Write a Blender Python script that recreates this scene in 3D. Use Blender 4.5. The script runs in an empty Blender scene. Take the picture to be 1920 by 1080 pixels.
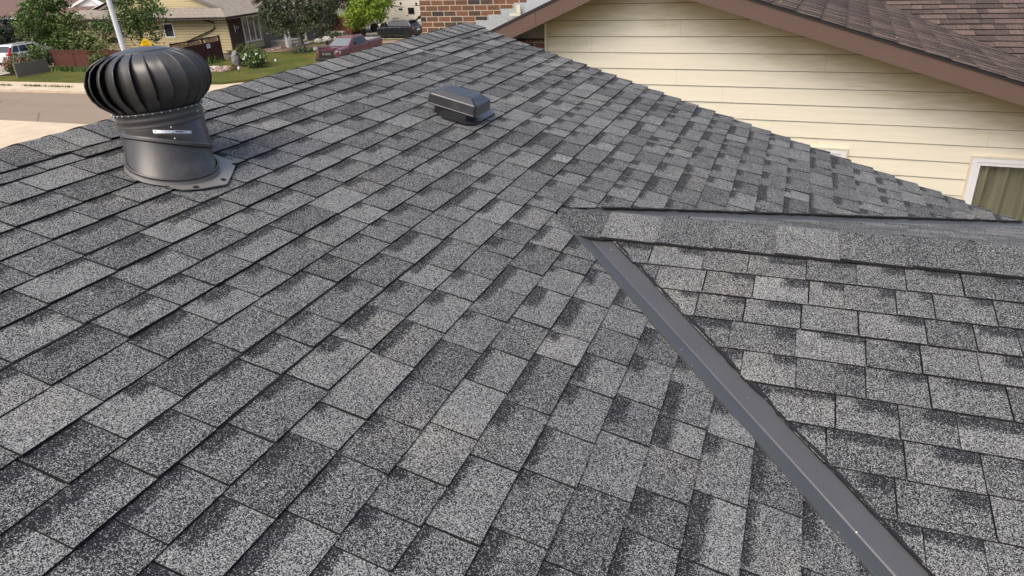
import bpy, bmesh, math, random
from mathutils import Vector, Matrix, Quaternion
R = math.radians
rnd = random.Random(7)
S = bpy.context.scene
COL = S.collection

# ------------------------------------------------------------------ camera, world, sun, exposure
CAM = Vector((0, 0, 6.5))
CR = Vector((0.9333791, 0.35574476, -0.04742487))
CU = Vector((-0.11541166, 0.42264526, 0.89891665))
CF = Vector((-0.33982878, 0.83355663, -0.43554534))
cd = bpy.data.cameras.new('camera')
cd.sensor_width = 36; cd.lens = 36 * 1331 / 1920; cd.clip_start = .05; cd.clip_end = 2000
cam = bpy.data.objects.new('camera', cd); COL.objects.link(cam)
m = Matrix.Identity(4)
for i in range(3):
    m[i][0] = CR[i]; m[i][1] = CU[i]; m[i][2] = -CF[i]; m[i][3] = CAM[i]
cam.matrix_world = m
S.camera = cam

SUN_DIR = Vector((-.24, -.50, .82)).normalized()      # towards the sun
w = bpy.data.worlds.new('World'); S.world = w; w.use_nodes = True
nt = w.node_tree; bgn = nt.nodes['Background']
sky = nt.nodes.new('ShaderNodeTexSky'); sky.sky_type = 'NISHITA'; sky.sun_disc = False
sky.sun_elevation = math.asin(SUN_DIR.z); sky.sun_rotation = math.atan2(SUN_DIR.x, SUN_DIR.y)
sky.air_density = 1.0; sky.dust_density = 6.0; sky.ozone_density = 1.0
nt.links.new(sky.outputs[0], bgn.inputs[0]); bgn.inputs[1].default_value = .15
sd = bpy.data.lights.new('sun', 'SUN'); sd.energy = .85; sd.angle = R(40); sd.color = (1, .965, .91)
sun = bpy.data.objects.new('sun', sd); COL.objects.link(sun)
sun.rotation_euler = SUN_DIR.to_track_quat('Z', 'Y').to_euler()
S.view_settings.view_transform = 'Standard'; S.view_settings.look = 'None'
S.view_settings.exposure = 0.55; S.view_settings.gamma = 1
S.cycles.max_bounces = 6

# ------------------------------------------------------------------ helpers
class NT:
    """small node-tree writer"""
    def __init__(s, name, rough=.6, spec=.4, metal=0):
        s.m = bpy.data.materials.new(name); s.m.use_nodes = True
        s.t = s.m.node_tree; s.b = s.t.nodes['Principled BSDF']
        s.b.inputs['Roughness'].default_value = rough; s.b.inputs['Metallic'].default_value = metal
        s.b.inputs['Specular IOR Level'].default_value = spec
    def n(s, typ, **kw):
        o = s.t.nodes.new('ShaderNode' + typ)
        for k, v in kw.items():
            if k.startswith('i_'):
                key = k[2:]; key = int(key) if key.isdigit() else key
                s.put(o.inputs[key], v)
            else: setattr(o, k, v)
        return o
    def put(s, inp, v):
        if isinstance(v, bpy.types.NodeSocket): s.t.links.new(v, inp)
        elif isinstance(v, bpy.types.Node): s.t.links.new(v.outputs[0], inp)
        else: inp.default_value = v
    def math(s, op, a, b=0.0, clamp=False):
        o = s.t.nodes.new('ShaderNodeMath'); o.operation = op; o.use_clamp = clamp
        s.put(o.inputs[0], a); s.put(o.inputs[1], b); return o.outputs[0]
    def mix(s, f, a, b):
        o = s.t.nodes.new('ShaderNodeMix'); o.data_type = 'RGBA'
        s.put(o.inputs[0], f); s.put(o.inputs[6], a); s.put(o.inputs[7], b); return o.outputs[2]
    def coord(s, which='Object'):
        return s.n('TexCoord').outputs[which]
    def noise(s, scale, detail=2, vec=None, rough=.5):
        o = s.n('TexNoise'); s.put(o.inputs['Vector'], vec if vec is not None else s.coord())
        o.inputs['Scale'].default_value = scale; o.inputs['Detail'].default_value = detail; o.inputs['Roughness'].default_value = rough
        return o.outputs['Fac']
    def smooth(s, v, a, b):
        o = s.n('MapRange', interpolation_type='SMOOTHSTEP'); s.put(o.inputs[0], v)
        o.inputs[1].default_value = a; o.inputs[2].default_value = b; return o.outputs[0]
    def attr(s, name, out='Fac'):
        return s.n('Attribute', attribute_name=name).outputs[out]
    def base(s, v): s.put(s.b.inputs['Base Color'], v); return s
    def bump(s, h, strength=.3, dist=.01):
        o = s.n('Bump'); o.inputs['Strength'].default_value = strength; o.inputs['Distance'].default_value = dist
        s.put(o.inputs['Height'], h); s.put(s.b.inputs['Normal'], o.outputs[0]); return s
def c4(r, g=None, b=None):
    return (r, r, r, 1) if g is None else (r, g, b, 1)
def flat(name, col, rough=.6, spec=.4, metal=0, var=.12, scale=6):
    """a plain material with slight mottling"""
    k = NT(name, rough, spec, metal); n = k.noise(scale, 4)
    a = tuple(x * (1 - var) for x in col) + (1,); b = tuple(min(1, x * (1 + var)) for x in col) + (1,)
    return k.base(k.mix(n, a, b)).m

class MB:
    def __init__(s): s.v = []; s.f = []; s.a = {}; s.uv = {}
    def vert(s, p): s.v.append(Vector(p)); return len(s.v) - 1
    def face(s, pts, uv=None, **at):
        i0 = len(s.v); s.v += [Vector(p) for p in pts]; s.f.append(tuple(range(i0, i0 + len(pts))))
        if at: s.a[len(s.f) - 1] = at
        if uv: s.uv[len(s.f) - 1] = uv
    def idx(s, ids, **at):
        s.f.append(tuple(ids))
        if at: s.a[len(s.f) - 1] = at
    def box(s, lo, hi, M=None, **at):
        x0, y0, z0 = lo; x1, y1, z1 = hi
        P = [Vector(p) for p in ((x0,y0,z0),(x1,y0,z0),(x1,y1,z0),(x0,y1,z0),(x0,y0,z1),(x1,y0,z1),(x1,y1,z1),(x0,y1,z1))]
        if M is not None: P = [M @ p for p in P]
        i = len(s.v); s.v += P
        for q in ((3,2,1,0),(4,5,6,7),(0,1,5,4),(1,2,6,5),(2,3,7,6),(3,0,4,7)): s.idx([i + k for k in q], **at)
    def loft(s, rings, cap0=True, cap1=True, closed=True, **at):
        n = len(rings[0]); base = len(s.v)
        for r in rings: s.v += [Vector(p) for p in r]
        for j in range(len(rings) - 1):
            for k in range(n if closed else n - 1):
                a = base + j * n + k; b = base + j * n + (k + 1) % n
                s.idx((a, b, b + n, a + n), **at)
        if cap0: s.idx([base + k for k in range(n)][::-1], **at)
        if cap1: s.idx([base + (len(rings) - 1) * n + k for k in range(n)], **at)
    def tube(s, path, rad, n=8, **at):
        path = [Vector(p) for p in path]; rings = []
        if not hasattr(rad, '__len__'): rad = [rad] * len(path)
        for i, p in enumerate(path):
            d = (path[min(i + 1, len(path) - 1)] - path[max(i - 1, 0)]).normalized()
            x = d.cross(Vector((0, 0, 1)) if abs(d.z) < .9 else Vector((1, 0, 0))).normalized(); y = d.cross(x)
            rings.append([p + (x * math.cos(t) + y * math.sin(t)) * rad[i] for t in [2 * math.pi * k / n for k in range(n)]])
        s.loft(rings, **at)
    def prism(s, poly, axis, lo, hi, **at):
        """polygon (2D) extruded along axis 'x','y' or 'z'"""
        def P(p, t): return {'x': (t, p[0], p[1]), 'y': (p[0], t, p[1]), 'z': (p[0], p[1], t)}[axis]
        s.loft([[P(p, lo) for p in poly], [P(p, hi) for p in poly]], **at)
    def blob(s, c, r, seed=0, n=10, rings=7, amp=.15, **at):
        rr = random.Random(seed); c = Vector(c); R_ = []
        if not hasattr(r, '__len__'): r = (r, r, r)
        for j in range(rings + 1):
            th = math.pi * (j + .02) / (rings + .04)
            R_.append([c + Vector((r[0] * math.sin(th) * math.cos(2 * math.pi * k / n), r[1] * math.sin(th) * math.sin(2 * math.pi * k / n), -r[2] * math.cos(th))) * (1 + rr.uniform(-amp, amp)) for k in range(n)])
        s.loft(R_, **at)
    def build(s, name, mat, parent=None, local=False, smooth=False, fix=True):
        me = bpy.data.meshes.new(name)
        off = Vector((0, 0, 0)) if (parent is None or local) else WORLD(parent)
        me.from_pydata([tuple(p - off) for p in s.v], [], s.f)
        if s.uv:
            L = me.uv_layers.new(name='UVMap')
            for i, p in enumerate(me.polygons):
                if i in s.uv:
                    for k, li in enumerate(p.loop_indices): L.data[li].uv = s.uv[i][k]
        keys = set(k for a in s.a.values() for k in a)
        for k in keys:
            A = me.attributes.new(k, 'FLOAT', 'FACE')
            for i in range(len(me.polygons)): A.data[i].value = s.a.get(i, {}).get(k, 0)
        if fix:
            bm = bmesh.new(); bm.from_mesh(me); bmesh.ops.recalc_face_normals(bm, faces=bm.faces); bm.to_mesh(me); bm.free()
        if smooth:
            for p in me.polygons: p.use_smooth = True
        for mm in (mat if isinstance(mat, (list, tuple)) else [mat]): me.materials.append(mm)
        o = bpy.data.objects.new(name, me); COL.objects.link(o)
        if parent is not None: o.parent = parent
        return o
def WORLD(o):
    v = Vector((0, 0, 0))
    while o is not None: v += o.location; o = o.parent
    return v
def thing(name, label, cat, loc=(0, 0, 0), rotz=0, group=None):
    o = bpy.data.objects.new(name, None); COL.objects.link(o); o.empty_display_size = .2
    o.location = loc; o.rotation_euler = (0, 0, rotz)
    return tag(o, label, cat, group)
def tag(o, label, cat, group=None):
    o['label'] = label; o['category'] = cat
    if group: o['group'] = group
    return o
def struct(o, kind='structure'): o['kind'] = kind; return o
def bevel(o, w=.01, seg=2):
    b = o.modifiers.new('bevel', 'BEVEL'); b.width = w; b.segments = seg; b.limit_method = 'ANGLE'; b.angle_limit = R(35); return o
def text_mesh(name, txt, size, mat, M, parent=None, ext=.002):
    c = bpy.data.curves.new('t', 'FONT'); c.body = txt; c.size = size; c.align_x = 'CENTER'; c.align_y = 'CENTER'; c.extrude = ext
    t = bpy.data.objects.new('t', c); COL.objects.link(t)
    dg = bpy.context.evaluated_depsgraph_get(); me = bpy.data.meshes.new_from_object(t.evaluated_get(dg))
    bpy.data.objects.remove(t); me.name = name; me.materials.clear(); me.materials.append(mat)
    me.transform(M); o = bpy.data.objects.new(name, me); COL.objects.link(o)
    if parent is not None: o.parent = parent
    return o

# ------------------------------------------------------------------ materials
def granules(name, dark, light, patchp=.08, s1=300, s2=125, warm=None, bias=0.0):
    k = NT(name, .93, .15)
    oc = k.coord()
    tone = k.attr('tone'); pw = k.attr('pw'); pd = k.attr('pd')
    uv = k.n('UVMap', uv_map='UVMap').outputs[0]
    sp = k.n('SeparateXYZ', i_0=uv)
    nz = k.noise(60, 3, oc); nj = k.math('MULTIPLY', k.math('SUBTRACT', nz, .5), .10)
    du = k.smooth(k.math('ADD', k.math('SUBTRACT', sp.outputs[0], pw), nj), .10, -.10)
    dv = k.smooth(k.math('ADD', k.math('SUBTRACT', sp.outputs[1], pd), nj), .10, -.10)
    patch = k.math('MULTIPLY', du, dv)
    big = k.math('MULTIPLY', k.math('SUBTRACT', k.noise(9, 3, oc), .5), .20)
    p = k.math('ADD', tone, big)
    p = k.math('MULTIPLY', p, k.math('SUBTRACT', 1.0, k.math('MULTIPLY', patch, 1 - patchp)))
    v1 = k.n('TexVoronoi', feature='F1', i_Vector=oc, i_Scale=float(s1))
    v2 = k.n('TexVoronoi', feature='F1', i_Vector=oc, i_Scale=float(s2))
    g1 = k.n('SeparateColor', i_0=v1.outputs['Color']).outputs[0]
    g2 = k.n('SeparateColor', i_0=v2.outputs['Color'])
    g = k.math('ADD', k.math('MULTIPLY', g1, .55), k.math('MULTIPLY', g2.outputs[0], .45))
    # g is roughly triangular on 0..1 -> white granule where it falls under p
    wht = k.smooth(k.math('SUBTRACT', k.math('ADD', k.math('MULTIPLY', p, .62), .165), g), -.035, .035)
    lt = k.mix(g2.outputs[1], c4(*light), c4(*(x * .62 for x in light)))
    dk = k.mix(g2.outputs[2], c4(*dark), c4(*(x * 2.3 for x in dark)))
    if warm: lt = k.mix(k.smooth(k.noise(3.1, 2, oc), .55, .75), lt, c4(*warm))
    k.base(k.mix(wht, dk, lt))
    k.bump(v1.outputs['Distance'], .35, .003)
    return k.m
M_SH = granules('grey_shingle', (.0115, .0122, .0145), (.385, .393, .383), patchp=.18, s1=620, s2=380, warm=(.375, .37, .345))
M_BR = granules('brown_shingle', (.038, .029, .026), (.20, .145, .118), s1=190, s2=80)
M_TAN = granules('tan_shingle', (.10, .085, .07), (.46, .41, .35), s1=60, s2=22)
M_BR2 = granules('far_brown_shingle', (.075, .05, .042), (.22, .15, .125), s1=60, s2=22)
def deckm(): return flat('dark_underlayment', (.012, .012, .013), .9)
M_DECK = deckm()
M_ASPH_EDGE = flat('shingle_edge_asphalt', (.014, .014, .015), .9, var=.4, scale=60)

k = NT('grey_flashing_metal', .38, .5, .35)
oc = k.coord(); v = k.n('TexVoronoi', feature='F1', i_Vector=oc, i_Scale=42.0)
spk = k.math('LESS_THAN', v.outputs['Distance'], .09)
pick = k.math('GREATER_THAN', k.n('SeparateColor', i_0=v.outputs['Color']).outputs[0], .90)
ccc = k.mix(k.noise(5, 3), c4(.084, .085, .089), c4(.108, .109, .113))
mp = k.n('Mapping', i_Vector=oc); mp.inputs['Scale'].default_value = (3, 26, 9); mp.inputs['Rotation'].default_value = (0, 0, .9)
scr = k.smooth(k.noise(2.2, 6, mp.outputs[0], .7), .72, .76)
k.base(k.mix(k.math('MULTIPLY', scr, .25), k.mix(k.math('MULTIPLY', spk, pick), ccc, c4(.55)), c4(.42)))
k.put(k.b.inputs['Roughness'], k.math('ADD', k.math('MULTIPLY', k.noise(7, 3), .25), .30))
k.bump(k.noise(14, 3, oc), .10, .02); M_VAL = k.m
def metalpaint(name, col, rough=.42, dust=.3, coat=.35):
    k = NT(name, rough, .5, 0); oc = k.coord()
    d = k.smooth(k.noise(11, 5, oc, .65), .5, .8)
    up = k.n('SeparateXYZ', i_0=k.n('NewGeometry').outputs['Normal']).outputs[2]
    k.base(k.mix(k.math('MULTIPLY', d, dust), c4(*col), c4(.16, .15, .14)))
    k.put(k.b.inputs['Roughness'], k.math('ADD', k.math('MULTIPLY', k.noise(6, 4), .3), rough - .12))
    k.bump(k.noise(9, 2), .12, .01); k.b.inputs['Coat Weight'].default_value = coat; k.b.inputs['Coat Roughness'].default_value = .28
    return k.m
M_VENT = metalpaint('dark_brown_enamel', (.040, .037, .034), .36)
M_BEAD = metalpaint('sky_glint_enamel', (.065, .060, .056), .30)  # lighter than the vent enamel: sky reflection on the beads painted in
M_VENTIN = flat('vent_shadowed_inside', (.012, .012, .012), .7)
M_PLAST = metalpaint('black_plastic', (.019, .020, .023), .40, .35, .9)
M_GALV = flat('galvanised_steel', (.50, .52, .53), .3, .5, .8, .2, 30)
M_VFL = flat('vent_flange_metal', (.24, .23, .215), .34, .5, .3, .2, 9)

# siding with ochre staining of its own
k = NT('cream_aluminium_siding', .5, .4)
oc = k.coord(); nn = k.noise(2.4, 5, oc, .6)
sp = k.n('SeparateXYZ', i_0=oc)
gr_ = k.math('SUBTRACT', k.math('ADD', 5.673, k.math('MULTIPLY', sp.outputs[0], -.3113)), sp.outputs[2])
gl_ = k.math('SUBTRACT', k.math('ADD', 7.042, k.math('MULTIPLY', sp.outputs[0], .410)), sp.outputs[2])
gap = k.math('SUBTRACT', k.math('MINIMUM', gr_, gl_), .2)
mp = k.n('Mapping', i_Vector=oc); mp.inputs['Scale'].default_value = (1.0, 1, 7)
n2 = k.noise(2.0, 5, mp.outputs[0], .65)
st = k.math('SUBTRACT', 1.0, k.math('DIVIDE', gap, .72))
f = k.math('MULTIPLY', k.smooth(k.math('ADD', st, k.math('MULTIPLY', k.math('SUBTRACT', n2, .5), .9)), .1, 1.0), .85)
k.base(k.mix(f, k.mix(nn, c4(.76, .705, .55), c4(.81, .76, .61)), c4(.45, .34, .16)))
k.bump(k.noise(1.7, 2, mp.outputs[0]), .12, .05); M_SID = k.m
M_CRTRIM = flat('cream_trim', (.70, .64, .50), .5)
M_WHITE = flat('white_vinyl', (.78, .78, .78), .35, var=.04)
M_FASC = flat('brown_fascia_paint', (.130, .083, .064), .5, var=.1, scale=2.5)
M_SOFF = flat('cream_soffit', (.66, .60, .46), .6)
M_DRIP = flat('dark_drip_edge', (.03, .027, .026), .5)
def brick(name, c1, c2, mort, vec='xz', scale=1.0, w=.2, h=.075, ms=.011, bias=0.0):
    k = NT(name, .85, .2); s = k.n('SeparateXYZ', i_0=k.coord())
    ax = {'xz': (0, 2), 'yz': (1, 2)}[vec]
    cm = k.n('CombineXYZ', i_0=s.outputs[ax[0]], i_1=s.outputs[ax[1]])
    b = k.n('TexBrick', i_Vector=cm.outputs[0], i_Scale=float(scale)); b.offset = .5
    b.inputs['Brick Width'].default_value = w; b.inputs['Row Height'].default_value = h
    b.inputs['Mortar Size'].default_value = ms; b.inputs['Mortar Smooth'].default_value = .12; b.inputs['Bias'].default_value = bias
    k.put(b.inputs['Color1'], c4(*c1)); k.put(b.inputs['Color2'], c4(*c2)); k.put(b.inputs['Mortar'], c4(*mort))
    n = k.noise(26, 4); col = k.mix(k.math('MULTIPLY', k.smooth(n, .4, .75), .5), b.outputs['Color'], c4(c1[0] * .45, c1[1] * .5, c1[2] * .6))
    k.base(col)
    hh = k.math('ADD', k.math('MULTIPLY', k.math('SUBTRACT', 1.0, b.outputs['Fac']), 1.0), k.math('MULTIPLY', n, .5))
    return k.bump(hh, .7, .012).m
M_PIL = brick('dark_brown_brick', (.058, .034, .027), (.085, .050, .038), (.16, .13, .11), 'yz', 1, .2, .075, .009)
M_PILX = brick('dark_brown_brick_front', (.058, .034, .027), (.085, .050, .038), (.16, .13, .11), 'xz', 1, .2, .075, .009)
k = NT('brick_faces', .88, .2); oc = k.coord(); t = k.attr('tone')
r_ = k.n('ValToRGB', i_0=t); e = r_.color_ramp.elements
e[0].position = 0; e[0].color = c4(.055, .05, .052); e[1].position = 1; e[1].color = c4(.29, .135, .075)
for p_, cc_ in ((.25, (.125, .085, .06)), (.5, (.18, .10, .062)), (.75, (.24, .12, .07))):
    q = e.new(p_); q.color = c4(*cc_)
mp = k.n('Mapping', i_Vector=oc); mp.inputs['Scale'].default_value = (1, 1, 2.4)
n = k.noise(30, 5, mp.outputs[0], .65)
k.base(k.mix(k.smooth(n, .35, .8), r_.outputs[0], c4(.075, .045, .034))); k.bump(n, .9, .014)
M_BRK = k.m
M_MORT = flat('pale_mortar', (.54, .44, .32), .9, var=.15, scale=40)
k = NT('mottled_step_flashing', .45, .5, .3); oc = k.coord()
n = k.smooth(k.noise(62, 4, oc, .7), .50, .60); k.base(k.mix(n, c4(.50, .53, .53), c4(.25, .27, .28))); M_STEP = k.m
M_PALEMET = flat('pale_galvanised_sheet', (.52, .55, .58), .35, .5, .3, .15, 8)
k = NT('olive_curtain', .9, .1); k.base(k.mix(k.noise(3, 2), c4(.30, .295, .19), c4(.36, .355, .24))); M_CURT = k.m
def glass(name, col=(.02, .025, .03), rough=.06):
    k = NT(name, rough, .6); k.base(c4(*col)); k.b.inputs['Coat Weight'].default_value = .4; return k.m
M_GLASS = glass('dark_window_glass'); M_GLASSG = glass('vehicle_glass', (.015, .017, .02))
k = NT('clear_window_pane', .02, .5); k.b.inputs['Transmission Weight'].default_value = 1.0; k.b.inputs['IOR'].default_value = 1.4; k.base(c4(1)); M_PANE = k.m

def leafm(name, c1, c2, c3):
    k = NT(name, .55, .3); t = k.attr('tone'); r_ = k.n('ValToRGB', i_0=t); e = r_.color_ramp.elements
    e[0].color = c4(*c1); e[1].color = c4(*c3); q = e.new(.5); q.color = c4(*c2); k.base(r_.outputs[0])
    k.b.inputs['Subsurface Weight'].default_value = 0
    return k.m
M_LF1 = leafm('shrub_leaves', (.034, .062, .016), (.080, .135, .030), (.18, .25, .07))
M_LF2 = leafm('yellowing_leaves', (.05, .075, .018), (.10, .135, .035), (.20, .19, .06))
M_LF3 = leafm('grey_green_leaves', (.042, .056, .030), (.085, .105, .052), (.20, .21, .11))
M_LF4 = leafm('lime_leaves', (.10, .17, .02), (.22, .32, .035), (.36, .44, .06))
M_LFB = leafm('bush_leaves', (.04, .06, .02), (.09, .11, .035), (.19, .18, .06))
M_RUST = leafm('rusty_leaves', (.07, .06, .02), (.15, .10, .035), (.22, .14, .05))
M_FLW = flat('white_petals', (.8, .8, .76), .6); M_PINK = flat('red_petals', (.40, .10, .09), .6)
M_BARK = flat('bark', (.11, .095, .075), .9, var=.35, scale=9)
# ground
k = NT('lawn_grass', .95, .1); oc = k.coord()
a = k.mix(k.smooth(k.noise(.55, 5, oc, .6), .38, .66), c4(.085, .098, .024), c4(.165, .142, .042))
k.base(k.mix(k.smooth(k.noise(26, 3, oc), .35, .7), a, c4(.060, .078, .018))); k.bump(k.noise(40, 3), .5, .05); M_LAWN = k.m
k = NT('dusty_asphalt', .95, .15); oc = k.coord()
mp = k.n('Mapping', i_Vector=oc); mp.inputs['Scale'].default_value = (.06, .9, 1)
a = k.mix(k.smooth(k.noise(1.0, 5, mp.outputs[0], .6), .3, .75), c4(.285, .222, .165), c4(.235, .188, .143))
crk = k.n('TexVoronoi', feature='DISTANCE_TO_EDGE', i_Scale=.22); k.put(crk.inputs['Vector'], k.n('Mapping', i_Vector=oc).outputs[0])
k.base(k.mix(k.math('LESS_THAN', crk.outputs[0], .006), k.mix(k.noise(30, 3), a, c4(.265, .21, .157)), c4(.18, .145, .11))); M_ROAD = k.m
k = NT('pale_concrete', .9, .2); oc = k.coord()
k.base(k.mix(k.smooth(k.noise(1.2, 6, oc, .65), .3, .7), c4(.60, .50, .36), c4(.50, .41, .30))); M_CONC = k.m
M_DRIVE = flat('driveway_concrete', (.36, .31, .25), .9, var=.15, scale=1.5)
M_PATH = flat('red_brown_path', (.30, .20, .145), .9, var=.2, scale=4)
M_EARTH = flat('earth', (.16, .13, .095), .95, var=.25, scale=2)
k = NT('river_stones', .85, .2); t = k.attr('tone'); r_ = k.n('ValToRGB', i_0=t); e = r_.color_ramp.elements
e[0].color = c4(.17, .13, .10); e[1].color = c4(.58, .50, .43); q = e.new(.5); q.color = c4(.33, .22, .165); k.base(r_.outputs[0]); M_STONE = k.m
M_ROCK = flat('grey_boulder', (.23, .22, .215), .9, var=.35, scale=5)
k = NT('yellow_lap_siding', .6, .3); k.base(k.mix(k.noise(2, 3), c4(.52, .435, .245), c4(.56, .475, .28))); M_YEL = k.m
M_DARKTRIM = flat('dark_brown_trim', (.035, .026, .024), .4)
M_RED = flat('dark_red_fence_paint', (.072, .022, .020), .7, var=.25, scale=3)
M_RED2 = flat('brick_red_fence_paint', (.105, .034, .024), .75, var=.25, scale=3)
k = NT('weathered_boards', .9, .2); oc = k.coord(); mp = k.n('Mapping', i_Vector=oc); mp.inputs['Scale'].default_value = (6, 6, 1)
k.base(k.mix(k.noise(3, 5, mp.outputs[0], .6), c4(.13, .115, .095), c4(.25, .22, .185))); M_WOOD = k.m
M_PORCH = flat('painted_porch_wood', (.36, .34, .29), .7, var=.15, scale=5)
M_POLE = flat('white_pole_paint', (.66, .68, .72), .45, var=.06, scale=3)
M_SIGN = flat('yellow_sign_face', (.85, .50, .004), .4, var=.03); M_BLK = flat('black_ink', (.012, .012, .012), .5)
def carpaint(name, col, rough=.28):
    k = NT(name, rough, .5); k.base(k.mix(k.noise(1.5, 3), c4(*col), c4(*(x * .85 for x in col)))); k.b.inputs['Coat Weight'].default_value = .6; k.b.inputs['Coat Roughness'].default_value = .08; return k.m
M_MAROON = carpaint('maroon_paint', (.13, .030, .042)); M_MINI = carpaint('black_blue_paint', (.012, .015, .022)); M_SUV = carpaint('white_car_paint', (.78, .78, .76))
M_TYRE = flat('tyre_rubber', (.016, .016, .017), .8); M_RIM = flat('dark_alloy', (.05, .05, .055), .35, .5, .6); M_RIMS = flat('silver_alloy', (.45, .45, .46), .3, .5, .8)
M_CHROME = flat('bright_chrome', (.68, .69, .70), .14, .6, .9, .05); M_BLKP = flat('black_trim', (.014, .014, .015), .45)
M_LAMP = flat('lamp_lens', (.60, .61, .62), .15); M_TAIL = flat('red_tail_lamp', (.40, .02, .02), .2); M_AMB = flat('amber_lens', (.75, .35, .1), .3)
M_GREYC = flat('grey_vinyl_cover', (.27, .265, .26), .6)
M_RVW = flat('rv_cream_skin', (.66, .62, .53), .35, var=.04, scale=1)
M_POT = flat('grey_planter', (.20, .21, .23), .6)
M_GREYWALL = flat('grey_brown_stucco', (.20, .175, .165), .9)

# ------------------------------------------------------------------ shingles
def clip(poly, a, b, c):
    """keep a*x+b*y<=c"""
    out = []
    for i in range(len(poly)):
        p, q = poly[i], poly[(i + 1) % len(poly)]
        dp = a * p[0] + b * p[1] - c; dq = a * q[0] + b * q[1] - c
        if dp <= 0: out.append(p)
        if (dp < 0 < dq) or (dq < 0 < dp):
            t = dp / (dp - dq); out.append((p[0] + (q[0] - p[0]) * t, p[1] + (q[1] - p[1]) * t))
    return out
def shingles(O, A, D, N, s_edges, arange, clips=None, seed=1, tones=(.34, .39, .42, .45, .52), wr=(.13, .27), step=.0028, gap=.0052, patchy=.86, extra=True, jit=.0016, tilt=.0034, band=None):
    """O + a*A + s*D; s_edges: course edges down the slope; arange(s)->(a0,a1); clips(a,s)->list of half planes"""
    r = random.Random(seed); mb = MB(); lam = MB()
    O = Vector(O); A = Vector(A).normalized(); D = Vector(D).normalized(); N = Vector(N).normalized()
    P = lambda a, s, h: O + A * a + D * s + N * h
    last = -1
    for ci in range(len(s_edges) - 1):
        s0, s1 = s_edges[ci], s_edges[ci + 1]
        a0, a1 = arange((s0 + s1) / 2); a1 += r.uniform(-.006, .006)
        a = a0 - r.uniform(0, .3); stripe = a0 - r.uniform(0, 1); sj = 0; hh = 0; lamon = False
        while a < a1:
            wd = r.choice((r.uniform(wr[0], wr[0] + .07), r.uniform(wr[0] + .05, wr[1]), r.uniform(wr[0] + .05, wr[1])))
            b = a + wd
            if b > stripe + 1: stripe += 1; sj = r.uniform(-jit, jit) * 1.6; hh = r.choice((0, .0005, .001, .003)); lamon = r.random() < .12
            lo, hi = max(a, a0), min(b, a1)
            if hi - lo < .012: a = b; continue
            j0 = sj + r.uniform(-jit, jit) * .8; j1 = sj + r.uniform(-jit, jit) * .8; g = gap * r.choice((.45, .6, .8, 1))
            poly = [(lo, s0 - .012), (hi - g, s0 - .012), (hi - g, s1 + j1), (lo, s1 + j0)]
            full = list(poly)
            if clips:
                for hp in clips((lo + hi) / 2, (s0 + s1) / 2):
                    poly = clip(poly, *hp)
                    if len(poly) < 3: break
            if len(poly) >= 3:
                ti = r.choice([i for i in range(len(tones)) if i != last]); last = ti
                tone = tones[ti] + r.uniform(-.05, .05)
                rise = step * r.uniform(.85, 1.15) + hh + r.choice((0, .0005, .0015))
                hgt = lambda s, a_=0: .0008 + (rise + tilt * (hi - a_) / (hi - lo)) * (s - s0 + .012) / (s1 - s0)
                on = r.random() < patchy
                pw = r.choice((r.uniform(.3, .65), r.uniform(.45, 1.2))) if on else -1; pd = r.uniform(.17, .38) if on else -1
                if band: pw, pd = 2, band
                top = [P(p[0], p[1], hgt(p[1], p[0])) for p in poly]; bot = [P(p[0], p[1], -.004) for p in poly]
                uv = [((hi - p[0]) / (hi - lo), (p[1] - s0) / (s1 - s0)) for p in poly]
                at = dict(tone=tone, pw=pw, pd=pd)
                mb.face(top, uv, **at)
                for i in range(len(poly)):
                    j = (i + 1) % len(poly)
                    lam.face([top[i], bot[i], bot[j], top[j]])
                if extra and lamon and poly == full:
                    lam.box((0, 0, 0), (1, 1, 1), Matrix.Translation(P(lo, s1 + j0 - .002, -.003)) @ Matrix(((A.x * (hi - lo), D.x * .0062, N.x * .0072, 0), (A.y * (hi - lo), D.y * .0062, N.y * .0072, 0), (A.z * (hi - lo), D.z * .0062, N.z * .0072, 0), (0, 0, 0, 1))))
            a = b
    # edges share the mesh as a second material
    nf = len(mb.f); off = len(mb.v)
    mb.v += lam.v
    for f in lam.f: mb.f.append(tuple(i + off for i in f))
    return mb, nf
def build_sh(t, name, mat, parent):
    mb, nf = t
    o = mb.build(name, [mat, M_ASPH_EDGE], parent, fix=False)
    for p in o.data.polygons:
        if p.index >= nf: p.material_index = 1
    return o

# ------------------------------------------------------------------ our house
ZP, TX = 5.1378, .2549                               # main slope: z = ZP - TX*x
CS = math.cos(math.atan(TX)); SN = math.sin(math.atan(TX))
XR = -2.855; ZR = ZP - TX * XR
YT, ZT, TN, TF = 2.948, 5.37, .225, .30             # cross gable ridge y, z and its near / far slopes
def rake_y(x): return 5.455 - .298 * x
def vy_near(x): return YT - (ZT - (ZP - TX * x)) / TN      # valley creases
def vy_far(x): return YT + (ZT - (ZP - TX * x)) / TF
XT = (ZP - ZT) / TX                                  # x of the tip
house = thing('shingled_house', 'house roofed in new grey shingles with a low cross gable and open metal valleys', 'house', (0, 0, 0))
D1 = Vector((CS, 0, -SN)); N1 = Vector((SN, 0, CS)); A1 = Vector((0, 1, 0)); O1 = Vector((0, 0, ZP))
edges = [-.848 + .1426 * i for i in range(-15, 31)]
edges[0] = XR / CS + .02
def mclips(a, s):
    x = s * CS
    if x < XT - .02: return []
    kx = TX / TN * CS
    if a < YT:    # a <= YT - (ZT-ZP+TX*x)/TN - .05
        return [(1, kx, YT - (ZT - ZP) / TN - .082)]
    kf = TX / TF * CS
    return [(-1, kf, -(YT + (ZT - ZP) / TF) - .095)]
build_sh(shingles(O1, A1, D1, N1, edges, lambda s: (-2.2, rake_y(s * CS)), mclips, seed=11), 'main_roof', M_SH, house)
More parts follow.
